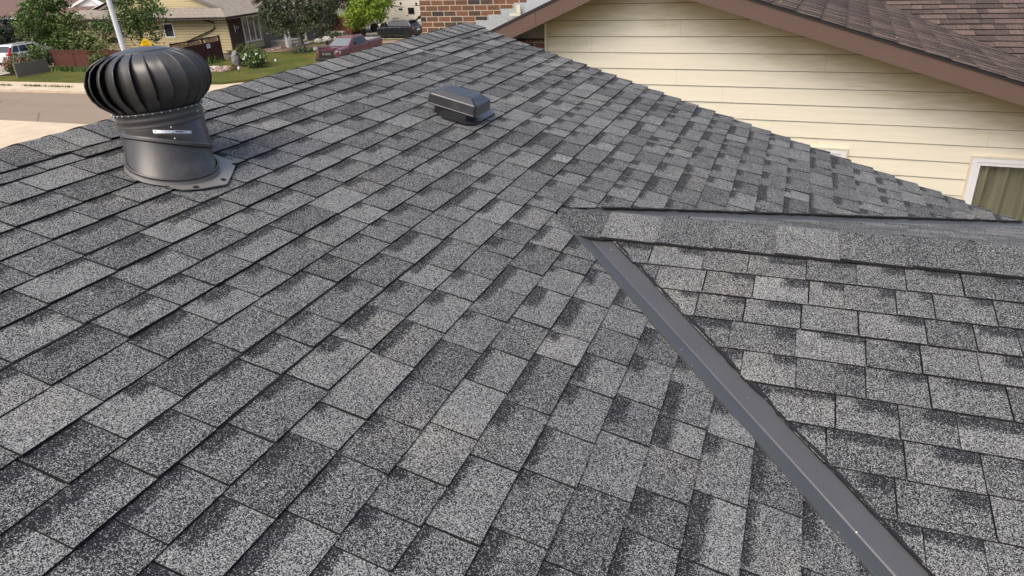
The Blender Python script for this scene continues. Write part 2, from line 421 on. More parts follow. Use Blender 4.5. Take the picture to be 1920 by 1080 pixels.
# deck under the shingles, with the far slope, soffit thickness and rake board
mb = MB()
xe = 4.4
def zt(x): return ZP - TX * x - .006
mb.face([(XR, -2.3, zt(XR)), (xe, -2.3, zt(xe)), (xe, rake_y(xe) - .01, zt(xe)), (XR, rake_y(XR) - .01, zt(XR))])
mb.face([(XR, -2.3, zt(XR) - .12), (XR, rake_y(XR) - .03, zt(XR) - .12), (xe, rake_y(xe) - .03, zt(xe) - .12), (xe, -2.3, zt(xe) - .12)])
mb.build('roof_deck', M_DECK, house, fix=False)
XW = -7.2
mb = MB(); mb.face([(XR, -2.3, zt(XR)), (XR, rake_y(XR) - .01, zt(XR)), (XW, rake_y(XR) - .01, zt(XR) + TX * (XW - XR)), (XW, -2.3, zt(XR) + TX * (XW - XR))])
mb.build('back_roof_deck', M_DECK, house, fix=False)
build_sh(shingles((XR, 0, ZR), (0, -1, 0), (-CS, 0, -SN), (-SN, 0, CS), [.02 + .1426 * i for i in range(32)], lambda s: (-rake_y(XR), 2.2), None, seed=17), 'back_roof', M_SH, house)
mb = MB()
for (xa, xb, za, zb) in ((XR, xe, zt(XR), zt(xe)),):
    mb.loft([[(x, rake_y(x) - .01, z), (x, rake_y(x) - .012 - .03, z), (x, rake_y(x) - .042, z - .19), (x, rake_y(x) - .01, z - .19)] for x, z in ((xa, za - .004), (xb, zb - .004))])
mb.loft([[(x, rake_y(XR) - .01, z), (x, rake_y(XR) - .04, z), (x, rake_y(XR) - .04, z - .19), (x, rake_y(XR) - .01, z - .19)] for x, z in ((XR - .002, zt(XR) - .004), (XW, zt(XR) + TX * (XW - XR) - .004))])
mb.build('rake_fascia', M_WHITE, house)
mb = MB()
mb.prism([(-6.7, 0), (4.1, 0), (4.1, zt(4.1) - .2), (XR, zt(XR) - .2), (-6.7, zt(XR) - TX * 3.83 - .2)], 'y', -1.9, 4.05)
mb.build('house_wall', M_SID, house)
# ridge caps
def caps(name, p0, dirv, n, L, profile, seed, parent, tones, first_extra=0):
    """profile: list of (side, up) offsets; pieces overlap and their butts face against dirv"""
    r = random.Random(seed); mb = MB(); lam = MB(); dirv = Vector(dirv).normalized(); side = Vector((dirv.y, -dirv.x, 0)); last = -1
    up = Vector((0, 0, 1))
    for i in range(n):
        ti = r.choice([q for q in range(len(tones)) if q != last]); last = ti
        tone = tones[ti]; q0 = i * L; q1 = (i + 1) * L + .02; sc = 1 + r.uniform(-.02, .02); lift = r.uniform(.0, .002)
        def ring(t, h): return [Vector(p0) + dirv * t + side * (a * sc) + up * (b + h) for a, b in profile]
        A = ring(q0 + r.uniform(-.002, .002), .0095 + lift); B = ring(q1, .003 + lift); A2 = ring(q0, -.003)
        K = len(profile)
        for j in range(K - 1):
            mb.face([A[j], A[j + 1], B[j + 1], B[j]], [(.5, .95)] * 4, tone=tone, pw=-1, pd=-1)
            lam.face([A2[j], A2[j + 1], A[j + 1], A[j]])
        for e_ in (0, K - 1):
            dn = up * -.011
            lam.face([A[e_], B[e_], B[e_] + dn, A[e_] + dn])
    nf = len(mb.f); off = len(mb.v); mb.v += lam.v
    for f in lam.f: mb.f.append(tuple(i + off for i in f))
    o = mb.build(name, [mat_for(name), M_ASPH_EDGE], parent, fix=False)
    for p in o.data.polygons:
        if p.index >= nf: p.material_index = 1
    return o
def mat_for(n): return M_SH
prof = [(.165, -.165 * TX + .009), (.10, -.10 * TX + .010), (.035, -.035 * TX + .012), (.012, .008), (0, .010), (-.012, .008), (-.035, -.035 * TX + .012), (-.165, -.165 * TX + .009)]
caps('ridge_cap', (XR, -2.2, ZR - .004), (0, 1, 0), 60, .1412, prof, 5, house, (.32, .40, .46, .52, .57))

# cross gable
SNN = math.sin(math.atan(TN)); CSN = math.cos(math.atan(TN)); SNF = math.sin(math.atan(TF)); CSF = math.cos(math.atan(TF))
xg = 4.4
Og = Vector((0, YT, ZT + .012))
ed = [.045 + .143 * i for i in range(0, 30)]
def nclip(a, s):   # x >= crease + .07  ;  on this slope x = XT + TN/TX*(YT-y), y = YT - s*CSN
    return [(-1, TN / TX * CSN, -(XT + .098 + rnd.uniform(-.006, .006)))]
build_sh(shingles(Og, (1, 0, 0), (0, -CSN, -SNN), (0, -SNN, CSN), ed, lambda s: (XT, xg), nclip, seed=23, step=.0045, tilt=.001, wr=(.11, .23)), 'cross_gable_roof', M_SH, house)
edf = [.02 + .143 * i for i in range(0, 20)]
def fclip(a, s): return [(-1, TF / TX * CSF, -(XT + .06))]
build_sh(shingles(Og, (-1, 0, 0), (0, CSF, -SNF), (0, SNF, CSF), edf, lambda s: (-xg, -XT), lambda a, s: [(1, TF / TX * CSF, -(XT + .17))], seed=29), 'cross_gable_back_roof', M_SH, house)
mb = MB()
mb.face([(XT, YT, ZT), (xg, YT, ZT), (xg, vy_near(xg), ZT - TN * (YT - vy_near(xg)))])
mb.face([(XT, YT, ZT), (xg, vy_far(xg), ZT - TF * (vy_far(xg) - YT)), (xg, YT, ZT)])
mb.build('cross_gable_deck', M_DECK, house, fix=False)
prg = [(.195, -.195 * TN + .015), (.10, -.10 * TN + .012), (.03, -.03 * TN + .013), (.010, .010), (0, .011), (-.010, .010), (-.03, -.03 * TF + .013), (-.09, -.09 * TF + .011)]
caps('cross_gable_ridge_cap', (XT - .03, YT, ZT + .008), (1, 0, 0), 22, .235, prg, 8, house, (.47, .24, .32, .50, .36))
# valley flashings: a folded metal strip along each crease
def valley(name, vy, sgn, wl, wr_, slope, x0, x1, hm=.0115):
    mb = MB(); rings = []
    for i in range(61):
        x = x0 + (x1 - x0) * i / 60
        rings.append(Vector((x, vy(x), ZP - TX * x)))
    d = (rings[-1] - rings[0]).normalized(); rv_ = random.Random(name + str(sgn)); wv_ = [rv_.uniform(0, 6.28) for _ in range(6)]
    n_main = N1; n_g = Vector((0, -sgn * math.sin(math.atan(slope)), math.cos(math.atan(slope)))) if sgn > 0 else Vector((0, math.sin(math.atan(slope)), math.cos(math.atan(slope))))
    pm = d.cross(n_main).normalized()
    if pm.x > 0: pm = -pm
    if (sgn < 0): pm = pm if pm.y > 0 else -pm
    else: pm = pm if pm.y < 0 else -pm
    pg = d.cross(n_g).normalized()
    if pg.dot(pm) > 0: pg = -pg
    prof_ = []
    def at(q, off, nn, h): return q + off + nn * h
    R2_ = []
    for qi, q in enumerate(rings):
        t_ = qi * .045; wl0, wr0 = wl, wr_
        wob = lambda a_, f_, k_: a_ * (math.sin(t_ * f_ + wv_[k_]) + .6 * math.sin(t_ * f_ * 2.3 + wv_[k_ + 1]))
        q = q + (n_main + n_g).normalized() * wob(.0012, 5, 0); wl = wl0 + wob(.0018, 4, 2)
        R2_.append([at(q, pm * wl, n_main, hm - .010), at(q, pm * wl, n_main, hm), at(q, pm * (wl - .002), n_main, hm + .0005), at(q, pm * .006, n_main, min(hm, .0085)), at(q, Vector((0, 0, 0)), (n_main + n_g).normalized(), .0060), at(q, pg * .006, n_g, .0085), at(q, pg * wr_, n_g, .0085), at(q, pg * wr_, n_g, .004)]); wl = wl0
    mb.loft(R2_, False, False, closed=False)
    o = mb.build(name, M_VAL, house, fix=False)
    return o
valley('valley_flashing', vy_near, 1, .060, .13, TN, XT + .05, 1.6)
valley('valley_flashing', vy_far, -1, .082, .17, TF, XT + .10, 2.2, .001)
# ragged membrane edge peeking out along the cut shingles
def ragged(vy, pts, zf, seed, wid=.016):
    r = random.Random(seed); mb = MB(); n = len(pts)
    path = []
    for i in range(n): path.append(Vector(pts[i]))
    L = [p + Vector((r.uniform(-.004, .004), r.uniform(-.004, .004), .0)) for p in path]
    for i in range(n - 1):
        d = (L[i + 1] - L[i]).normalized(); s_ = Vector((d.y, -d.x, 0)) * (wid * r.uniform(.25, 1.0)); s2 = Vector((d.y, -d.x, 0)) * (wid * r.uniform(.2, 1))
        a, b = L[i], L[i + 1]
        h = Vector((0, 0, .007))
        mb.loft([[a - s_, a + s_, a + s_ + h, a - s_ + h], [b - s2, b + s2, b + s2 + h, b - s2 + h]])
    return mb.build('underlayment_edge', M_ASPH_EDGE, house)
pts = []
for i in range(110):
    x = XT + .04 + i * .021; yv = vy_near(x); y = yv + .055; xx = x + .055
    pts.append((xx, y, ZT - TN * (YT - y) + .012))
ragged(None, pts, None, 3, .008)
pts = []
for i in range(86):
    x = XT + .12 + i * .026; y = vy_far(x) + .105
    pts.append((x, y - .012, ZP - TX * x + .006))
ragged(None, pts, None, 4, .014)

# ------------------------------------------------------------------ turbine vent
Ac = Vector((-2.335, 2.13, ZP + TX * 2.335)) + N1 * .01
def px_ray(x, y): return (CR * (x - 960) + CU * (540 - y) + CF * 1331)
def at_depth(x, y, d): r_ = px_ray(x, y); return CAM + r_ * (d / r_.dot(CF))
dA = (Ac - CAM).dot(CF)
AX = (CR * -.105 + CU * .9 + CF * -.40).normalized()
Cc = at_depth(297, 204, dA + .02)
NB = (CR * .118 + CU * .98 + CF * -.167).normalized(); Bc = at_depth(315, 266, dA + .01)
def ringp(c, nrm, r, n=48):
    x = (CR - nrm * CR.dot(nrm)).normalized(); y = nrm.cross(x)
    return [c + (x * math.cos(t) + y * math.sin(t)) * r for t in [2 * math.pi * i / n for i in range(n)]]
RN = .166
tv = thing('turbine_vent', 'dark brown spinning turbine roof vent with round finned head standing on the shingles', 'roof vent', tuple(Ac))
mb = MB(); mb.loft([ringp(Ac + N1 * .022, N1, RN + .002), ringp(Ac + (Bc - Ac) * .16 + N1 * .01, (N1 * .9 + NB * .1).normalized(), RN + .001), ringp(Bc - NB * .006, NB, RN)], False, False)
mb.build('lower_neck', M_VENT, tv, smooth=True)
mb = MB(); mb.loft([ringp(Bc - NB * .004, NB, RN), ringp(Bc - NB * .003, NB, RN + .006), ringp(Bc + NB * .0, NB, RN + .008), ringp(Bc + NB * .004, NB, RN + .004), ringp(Bc + NB * .009, NB, RN + .008), ringp(Bc + NB * .013, NB, RN + .001)], False, False)
mb.build('seam_bead', M_BEAD, tv, smooth=True)
mb = MB()
C1 = Cc - AX * .048
mb.loft([ringp(Bc + NB * .012, NB, RN - .001), ringp(C1, AX, RN - .002), ], False, False)
mb.build('upper_neck', M_VENT, tv, smooth=True)
mb = MB()
pr = [(-.056, .0), (-.050, .005), (-.044, .001), (-.030, .001), (-.024, .006), (-.017, .001), (-.004, .002), (.0, .006), (.006, .006), (.008, .0)]
mb.loft([ringp(Cc + AX * a, AX, RN - .001 + b) for a, b in pr], False, False)
mb.build('collar', M_BEAD, tv, smooth=True)
mb = MB()
mb.loft([ringp(Ac + N1 * .020, N1, RN + .002), ringp(Ac + N1 * .021, N1, RN + .009), ringp(Ac + N1 * .028, N1, RN + .009), ringp(Ac + N1 * .031, N1, RN + .002)], False, False)
q = MB(); q.loft([ringp(Ac + N1 * .002, N1, RN + .011), ringp(Ac + N1 * .010, N1, RN + .008), ringp(Ac + N1 * .022, N1, RN + .004)], False, False); q.build('flange_cone', M_VFL, tv, smooth=True)
mb.build('base_bead', M_VENT, tv, smooth=True)
# flange lying on the roof
FC = [(-2.20, 2.345), (-2.135, 2.235), (-2.09, 2.15), (-2.125, 2.06), (-2.165, 2.00), (-2.205, 1.985), (-2.26, 2.0), (-2.32, 2.05), (-2.42, 2.10), (-2.42, 2.30), (-2.36, 2.345)]
mb = MB()
mb.loft([[(x, y, ZP - TX * x + .0125) for x, y in FC], [(x, y, ZP - TX * x + .0165) for x, y in FC]])
fo = mb.build('flange', M_VFL, tv)
mb = MB(); r = random.Random(2)
for c_ in ((-2.195, 2.325), (-2.125, 2.17), (-2.15, 2.045)):
    mb = MB(); mb.blob((c_[0], c_[1], ZP - TX * c_[0] + .016), (.014, .010, .005), int(c_[1] * 99), 9, 5, .35); mb.build('sealant', M_ASPH_EDGE, tv)
# head
HP = [(.008, RN - .004), (.024, .178), (.046, .200), (.072, .215), (.100, .222), (.128, .222), (.154, .216), (.178, .203), (.199, .181), (.215, .148), (.225, .112)]
NV = 22
xh = (CR - AX * CR.dot(AX)).normalized(); yh = AX.cross(xh)
def hp(th, hgt, r_): return Cc + AX * hgt + (xh * math.cos(th) + yh * math.sin(th)) * r_
for i in range(NV):
    mb = MB(); rows = []
    for j, (hgt, r_) in enumerate(HP):
        v_ = j / (len(HP) - 1); row = []
        for q in range(9):
            u_ = q / 8
            th = 2 * math.pi * (i + u_ * 1.55) / NV + .06 * (.5 - v_) - .1
            bul = math.sin(math.pi * min(1, max(0, (v_ - .02) / .96))) ** .7
            off = (-.034 + .040 * u_ ** .8) * bul + (.005 * bul if u_ > .93 else 0)
            row.append(hp(th, hgt, r_ + off))
        rows.append(row)
    mb.loft(rows, False, False, closed=False)
    # rolled lip along the outer edge
    lip = [rows[j][8] for j in range(len(HP))]
    mb.tube(lip, [.0015] + [.0034] * (len(HP) - 2) + [.0015], 6)
    mb.build('vane', M_VENT, tv, smooth=True, fix=False)
mb = MB(); mb.loft([ringp(Cc + AX * a, AX, b) for a, b in ((.219, .116), (.226, .113), (.232, .095), (.238, .065), (.242, .035), (.2435, .015), (.244, .002))], False, True)
mb.build('top_cap', M_VENT, tv, smooth=True)
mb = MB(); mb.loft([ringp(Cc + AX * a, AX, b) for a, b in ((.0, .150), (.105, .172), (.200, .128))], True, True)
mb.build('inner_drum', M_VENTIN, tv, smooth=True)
riv = MB(); riv.blob((0, 0, 0), .0042, 1, 8, 5, 0)
first = None
for i in range(34):
    th = 2 * math.pi * i / 34 + .05
    p = hp(th, .003, RN + .0065)
    if first is None:
        first = riv.build('rivet', M_GALV, tv, local=True, smooth=True); o = first
    else:
        o = first.copy(); COL.objects.link(o); o.parent = tv
    o.location = p - Ac
# strap and its screws on the upper neck
def on_neck(x, y):
    """point on the neck surface (radius RN cylinder round the C-B axis) met by a sight line"""
    ax = (Cc - Bc).normalized(); d_ = px_ray(x, y).normalized(); o_ = CAM - Bc
    a_ = d_ - ax * d_.dot(ax); b_ = o_ - ax * o_.dot(ax); A_ = a_.dot(a_); B_ = 2 * a_.dot(b_); C_ = b_.dot(b_) - RN * RN
    t_ = (-B_ - math.sqrt(max(0, B_ * B_ - 4 * A_ * C_))) / (2 * A_); return CAM + d_ * t_, ax
mb = MB(); pts = [on_neck(288 + 7 * i, 247.5 + .12 * i)[0] for i in range(11)]; ax = on_neck(300, 247)[1]; cc0 = Bc
for i in range(10):
    def rad(p): q = p - cc0; return (q - ax * q.dot(ax)).normalized()
    a, b = pts[i], pts[i + 1]; ra, rb = rad(a), rad(b); hw = .0065
    mb.loft([[a - ax * hw + ra * .001, a + ax * hw + ra * .001, a + ax * hw + ra * .005, a - ax * hw + ra * .005], [b - ax * hw + rb * .001, b + ax * hw + rb * .001, b + ax * hw + rb * .005, b - ax * hw + rb * .005]])
mb.build('strap', M_GALV, tv)
mb = MB(); a, b = on_neck(329, 248)[0], on_neck(343, 248.4)[0]; ra = rad(a)
mb.loft([[a - ax * .0022 + ra * .005, a + ax * .0022 + ra * .005, a + ax * .0022 + ra * .0058, a - ax * .0022 + ra * .0058], [b - ax * .0022 + ra * .005, b + ax * .0022 + ra * .005, b + ax * .0022 + ra * .0058, b - ax * .0022 + ra * .0058]])
mb.build('strap_slot', M_RED, tv)
for (x, y) in ((321, 239.5), (328, 260.5), (292, 247), (323, 249), (354, 249.5), (369, 209)):
    o = first.copy(); COL.objects.link(o); o.parent = tv; p = on_neck(x, y)[0]; o.location = p + rad(p) * .004 - Ac

# ------------------------------------------------------------------ box vent
bx = -1.83; by = 3.80
bv = thing('box_vent', 'low black plastic box roof vent with sloped cap edges on the shingles near the ridge', 'roof vent', (bx, by, ZP - TX * bx))
def RP(x, y, h): return O1 + D1 * (x / CS) + A1 * y + N1 * h
X0, X1, Y0, Y1 = -1.990, -1.690, 3.685, 3.92
def rr(x0, x1, y0, y1, h, c=.012):
    return [RP(x, y, h) for x, y in ((x0 + c, y0), (x1 - c, y0), (x1, y0 + c), (x1, y1 - c), (x1 - c, y1), (x0 + c, y1), (x0, y1 - c), (x0, y0 + c))]
mb = MB(); mb.loft([rr(X0 + .004, X1 - .004, Y0 + .004, Y1 - .004, .058), rr(X0 - .002, X1 + .002, Y0 - .002, Y1 + .002, .058), rr(X0 - .002, X1 + .002, Y0 - .002, Y1 + .002, .064), rr(X0, X1, Y0, Y1, .066), rr(X0 + .004, X1 - .004, Y0 + .004, Y1 - .004, .116), rr(X0 + .009, X1 - .009, Y0 + .009, Y1 - .009, .121), rr(X0 + .058, X1 - .046, Y0 + .046, Y1 - .050, .146), rr(X0 + .062, X1 - .050, Y0 + .050, Y1 - .054, .147)])
mb.build('cap', M_PLAST, bv)
mb = MB(); mb.loft([rr(X0 + .03, X1 - .055, Y0 + .04, Y1 - .04, .004), rr(X0 + .03, X1 - .055, Y0 + .04, Y1 - .04, .062)], False, False)
mb.build('neck', M_PLAST, bv)
mb = MB(); mb.loft([rr(X0 + .08, X1 + .005, Y0 - .03, Y1 + .12, .0145, .04), rr(X0 + .08, X1 + .005, Y0 - .03, Y1 + .12, .0185, .04)])
mb.build('flange', M_PLAST, bv)

# ------------------------------------------------------------------ neighbour's house (slightly turned)
TH = R(-2.5)
nb = thing('cream_sided_house', 'house with cream lap siding, brown rake boards, brown shingles and a brick chimney', 'house', (0, 9.2, 0), TH)
L0 = dict(local=True)
aL, sL_, aR, sR_ = (-2.876, 5.863), .410, (-.479, 5.822), -.3113   # rake roof edges in (u, z)
def zl(u): return aL[1] + sL_ * (u - aL[0])
def zr(u): return aR[1] + sR_ * (u - aR[0])
UA = (aR[1] - sR_ * aR[0] - aL[1] + sL_ * aL[0]) / (sL_ - sR_); ZA = zl(UA)
# siding: lapped boards, clipped under the rakes
WINS = ((1.957, 3.4, 2.75, 4.105), (-.55, .655, 3.0, 4.105))
mb = MB(); ztop = 5.590
zb = [ztop + .19 * 2]
while zb[-1] > 1.2: zb.append(zb[-1] - .1935)
r = random.Random(4)
for i in range(len(zb) - 1):
    z1, z0 = zb[i], zb[i + 1]
    u0, u1 = -3.123, 6.0
    # limit by the rakes (soffit line 0.2 below the roof edge)
    lo = max(u0, aL[0] + (z0 + .17 - aL[1]) / sL_); hi = min(u1, aR[0] + (z0 + .17 - aR[1]) / sR_)
    if hi - lo < .05: continue
    xs = [lo]; 
    u = lo + r.uniform(.5, 2.4)
    joints = {5.407: [-1.385], 5.215: [-2.509], 4.82: [-1.406], 4.63: [-.829], 5.02: [.293], 4.25: [2.062], 4.06: [.325]}
    js = [j for zz, jj in joints.items() for j in jj if abs(zz - z0) < .10]
    xs = sorted([lo] + [j for j in js if lo < j < hi] + [hi])
    for a, b in zip(xs[:-1], xs[1:]):
        WN = [(w0, w1, wz0, wz1) for (w0, w1, wz0, wz1) in WINS if w1 > a and w0 < b and wz1 > z0 and wz0 < z1]
        us = sorted(set([a, b - .0012] + [min(max(q, a), b - .0012) for w_ in WN for q in w_[:2]]))
        for ua, ub in zip(us[:-1], us[1:]):
            if ub - ua < .002: continue
            cov = [w_ for w_ in WN if w_[0] < (ua + ub) / 2 < w_[1]]
            zs = [(z0, z1)] if not cov else [q for q in ((z0, min(z1, cov[0][2])), (max(z0, cov[0][3]), z1)) if q[1] - q[0] > .002]
            for za, zc in zs:
                if zc == z1: zc -= .007
                yb = -.012 * (z1 - za) / (z1 - z0); yt = -.012 * (z1 - zc) / (z1 - z0)
                mb.face([(ua, yb, za), (ub, yb, za), (ub, yt, zc), (ua, yt, zc)])
                mb.face([(ua, yb, za), (ua, .0, za + .004), (ub, .0, za + .004), (ub, yb, za)])
back = MB(); back.prism([(-3.12, 1.0), (1.93, 1.0), (1.93, zr(1.93) - .1), (UA, ZA - .1), (-3.12, zl(-3.12) - .1)], 'y', .006, .03)
back.box((3.5, .006, 1), (6, .03, 4.0)); back.box((1.9301, .006, 4.12), (3.4999, .03, 4.9)); back.build('lap_shadow_backing', flat('lap_shadow_brown', (.10, .075, .045), .9), nb, **L0)  # brown sheet in the lap gaps paints in the shadow line under each board
mb.build('siding', M_SID, nb, fix=False, **L0)
mb = MB(); mb.prism([(-3.9, 0), (6.0, 0), (6.0, zr(6.0) - .05), (UA, ZA - .05), (-3.9, zl(-3.9) - .05)], 'y', .16, 6.0)
mb.build('wall_core', M_SOFF, nb, **L0)
mb = MB(); mb.box((-3.150, -.03, 1), (-3.123, .0, zl(-3.14) - .2)); mb.build('corner_trim', M_CRTRIM, nb, **L0)
mb = MB(); mb.box((-3.9, -.012, 0), (-3.152, .3, zl(-3.9) - .1)); mb.box((-3.9, -.10, 0), (-3.42, -.0122, zl(-3.9) - .1))
mb.build('brick_corner', brick('brick_corner_face', (.10, .052, .038), (.165, .085, .055), (.33, .26, .20), 'xz', 1, .2, .077, .009), nb, **L0)
# rake boards, drip edge, soffit, roofs
def rake(u0, u1, zf, name):
    mb = MB(); mb.loft([[(u, -.45, zf(u) - .025), (u, -.42, zf(u) - .025), (u, -.42, zf(u) - .215), (u, -.45, zf(u) - .215)] for u in (u0, u1)])
    o = mb.build(name, M_FASC, nb, **L0)
    mb = MB(); mb.loft([[(u, -.462, zf(u) + .004), (u, -.42, zf(u) + .004), (u, -.42, zf(u) - .024), (u, -.462, zf(u) - .024)] for u in (u0, u1)])
    mb.build('drip_edge', M_DRIP, nb, **L0)
    mb = MB(); mb.loft([[(u, -.4205, zf(u) - .14), (u, -.002, zf(u) - .14), (u, -.002, zf(u) - .16), (u, -.4205, zf(u) - .16)] for u in (u0, u1)])
    mb.build('soffit', M_SOFF, nb, **L0)
rake(-4.9, -3.10, zl, 'rake_board'); rake(-3.096, UA - .001, zl, 'rake_board'); rake(UA + .001, 5.5, zr, 'rake_board')
mb = MB()
mb.loft([[(u, -.43, zl(u) - .17), (u, -.40, zl(u) - .17), (u, -.40, zl(u) - .20), (u, -.43, zl(u) - .20)] for u in (-3.1, UA)], True, True)
slR = math.atan(-sR_); D2 = Vector((math.cos(slR), 0, -math.sin(slR))); N2 = Vector((math.sin(slR), 0, math.cos(slR)))
vn = (Vector((.849, 4.464, 0)), Vector((2.571, 1.87, 0))); vdir = (vn[1] - vn[0])
def vclip(a, s):     # keep the near (v small / u small) side of the valley in (v, u) terms: a = v, u = UA + s*cos
    # normal pointing to larger u and v
    nx, ny = -vdir.y, vdir.x; cst = nx * vn[0].x + ny * vn[0].y
    return [(ny, nx * math.cos(slR), cst - nx * UA)]
oR = Vector((UA, 0, ZA + .004))
build_sh_local = lambda t, n, mt: build_sh_l(t, n, mt)
def build_sh_l(t, name, mat):
    mb, nf = t; o = mb.build(name, [mat, M_ASPH_EDGE], nb, local=True, fix=False)
    for p in o.data.polygons:
        if p.index >= nf: p.material_index = 1
    return o
build_sh_l(shingles(oR, (0, 1, 0), D2, N2, [.272 * i for i in range(0, 29)], lambda s: (-.47, 9.0), vclip, seed=31, tones=(.2, .35, .5, .65, .8), patchy=.15, extra=False, band=.10, tilt=.006), 'roof_slope', M_BR)
# far wing facing us
sB = (5.408 - 4.872) / (4.464 - 1.87); slB = math.atan(sB)
D3 = Vector((0, -math.cos(slB), -math.sin(slB))); N3 = Vector((0, -math.sin(slB), math.cos(slB)))
oB = Vector((0, 9.0, 5.408 + sB * (9.0 - 4.464)))
def bclip(a, s):     # keep the far side of the valley
    nx, ny = -vdir.y, vdir.x; cst = nx * vn[0].x + ny * vn[0].y     # keep nx*u+ny*v >= cst ; v = 9 - s*cos
    return [(-nx, ny * math.cos(slB), ny * 9.0 - cst)]
build_sh_l(shingles(oB, (1, 0, 0), D3, N3, [.235 * i for i in range(0, 42)], lambda s: (-2.0, 9.0), bclip, seed=37, tones=(.15, .32, .5, .65, .85), patchy=.1, extra=False, wr=(.12, .42), step=.011), 'wing_roof', M_BR)
mb = MB()
mb.face([(UA, -.44, ZA - .01), (7.0, -.44, zr(7.0) - .01), (7.0, 9, zr(7.0) - .01), (UA, 9, ZA - .01)])
mb.face([(UA, -.44, ZA - .01), (UA, 9, ZA - .01), (-6.5, 9, zl(-6.5) - .01), (-6.5, -.44, zl(-6.5) - .01)])
mb.build('roof_deck', M_DECK, nb, fix=False, **L0)
# windows
def win(u0, u1, z0, z1, bars=True):
    f = MB(); t_ = .022
    for a in ((u0 - t_, -.034, z1, u1 + t_, -.001, z1 + t_), (u0 - t_, -.034, z0 - t_, u1 + t_, -.001, z0), (u0 - t_, -.034, z0, u0, -.001, z1), (u1, -.034, z0, u1 + t_, -.001, z1)):
        f.box(a[:3], a[3:])
    tr = f.build('window_trim', M_CRTRIM, nb, **L0)
    f = MB(); b = .05
    for (p, q, d) in ((0, b, .03), (b, b * 1.75, .022)):
        for a in ((u0 + p, z1 - q, u1 - p, z1 - p), (u0 + p, z0 + p, u1 - p, z0 + q), (u0 + p, z0 + q, u0 + q, z1 - q), (u1 - q, z0 + q, u1 - p, z1 - q)):
            f.box((a[0] + .0005, -d, a[1]), (a[2] - .0005, .03, a[3]))
    fr = f.build('window', M_WHITE, nb, **L0)
    g = MB(); q = b * 1.75 - .004; g.box((u0 + q, -.008, z0 + q), (u1 - q, -.004, z1 - q)); g.build('window_pane', M_PANE, fr, local=True)
    cu = MB(); n = 90; top = []; bot = []
    for i in range(n + 1):
        u = u0 + q + (u1 - u0 - 2 * q) * i / n
        ph = 26 * (u + .05 * math.sin(3.1 * u)); y = .075 + 0.04 * math.sin(ph) + .02 * math.sin(2.3 * ph + 1)
        top.append((u, y, z1 - q + .04)); bot.append((u + .03 * math.sin(u * 5), y * 1.1, z0 + q - .04))
    cu.loft([bot, top], False, False, closed=False); cu.build('curtain', M_CURT, fr, local=True, smooth=True, fix=False)
    return fr
win(1.957, 3.4, 2.75, 4.105); win(-.55, .655, 3.0, 4.105)
# chimney with step flashing
ch = MB(); V = .8; rh = .0765
ch.box((-5.474, V + .002, 4.4), (-3.3, V + .9, 7.6)); chim = ch.build('chimney', M_MORT, nb, **L0)
bk = MB(); r = random.Random(9)
z = 5.81 - rh * 9; row = 0
while z < 7.5:
    u = -5.475 - (.1 if row % 2 else 0)
    while u < -3.3:
        a, b = max(u, -5.475), min(u + .190, -3.3)
        if b - a > .03: bk.box((a, V - .002 + r.uniform(-.0015, .0015), z), (b, V + .02, z + rh - .014), tone=r.choice((.0, .2, .35, .5, .5, .62, .7, .8, .9)) + r.uniform(-.05, .05))
        u += .205
    v_ = V + .01
    while v_ < V + .85:
        bk.box((-5.476, v_, z), (-5.46, v_ + .19, z + rh - .011), tone=r.uniform(.1, .9)); v_ += .2
    z += rh; row += 1
bk.build('brick_face', M_BRK, chim, local=True)
st = MB(); steps = [(-4.745 + .205 * i, 5.44 + rh * i) for i in range(0, 9)]
poly = [(-5.1, 5.2)]
poly += [(-4.95, 5.2), (-4.95, 5.36), (-4.745, 5.36)]
for u, zz in steps: poly += [(u, zz), (u + .205, zz)]
poly += [(steps[-1][0] + .205, 5.2)]
st.prism(poly, 'y', V - .012, V - .006); st.build('step_flashing', M_STEP, chim, local=True)
st = MB(); st.prism([(-4.2, 5.1), (-3.72, 5.58), (-3.72, 5.75), (-3.35, 5.86), (-3.1, 5.9), (-3.1, 5.1)], 'y', V - .05, V - .03); st.build('sheet_flashing', M_PALEMET, chim, local=True)
st = MB(); st.box((-3.86, V - .07, 5.60), (-3.80, V - .055, 5.72)); st.box((-3.97, V - .07, 5.575), (-3.80, V - .055, 5.61)); st.build('flashing_tab', M_CRTRIM, chim, local=True)

# ------------------------------------------------------------------ ground, street
def slab(name, poly, z, mat, th=.6, kind='structure'):
    mb = MB(); mb.prism(poly, 'z', z - th, z); return struct(mb.build(name, mat), kind)
struct_ = slab('ground', [(-700, -700), (700, -700), (700, 700), (-700, 700)], -.5, M_EARTH, .1)
mb = MB()
RDL = [(-160, 23.0), (-28, 23.0), (-23.5, 26), (-22, 32), (-22, 120)]; RDR = [(-160, 29.6), (-34, 30.2), (-28.4, 31.6), (-26.4, 36), (-26.0, 120)]
def rz(x, y): return 0.0 if x < -40 else -.16 * min(1, (x + 40) / 12)
mb.loft([[(x, y, rz(x, y)) for x, y in RDL], [(x, y, rz(x, y)) for x, y in [(-160, 26.5), (-32, 26.8), (-26, 29), (-24, 34), (-24, 120)]], [(x, y, rz(x, y)) for x, y in RDR]], False, False, closed=False)
struct(mb.build('road', M_ROAD, fix=False))
kerb_in = [(-160, 31.8), (-44, 32.1), (-39, 32.25), (-34.5, 32.5), (-31, 33.3), (-29.2, 35.2), (-28.5, 39), (-28.4, 52.4)]
mb = MB(); PO = [(-160, 29.6), (-44, 29.9), (-39, 30.0), (-34, 30.2), (-29.6, 31.2), (-27.2, 34.4), (-26.6, 39), (-26.4, 52.4)]
mb.loft([[(x, y, rz(x, y) - .1) for x, y in PO], [(x, y, rz(x, y) + .07) for x, y in PO], [(x, y, rz(x, y) + .10) for x, y in kerb_in]], False, False, closed=False)
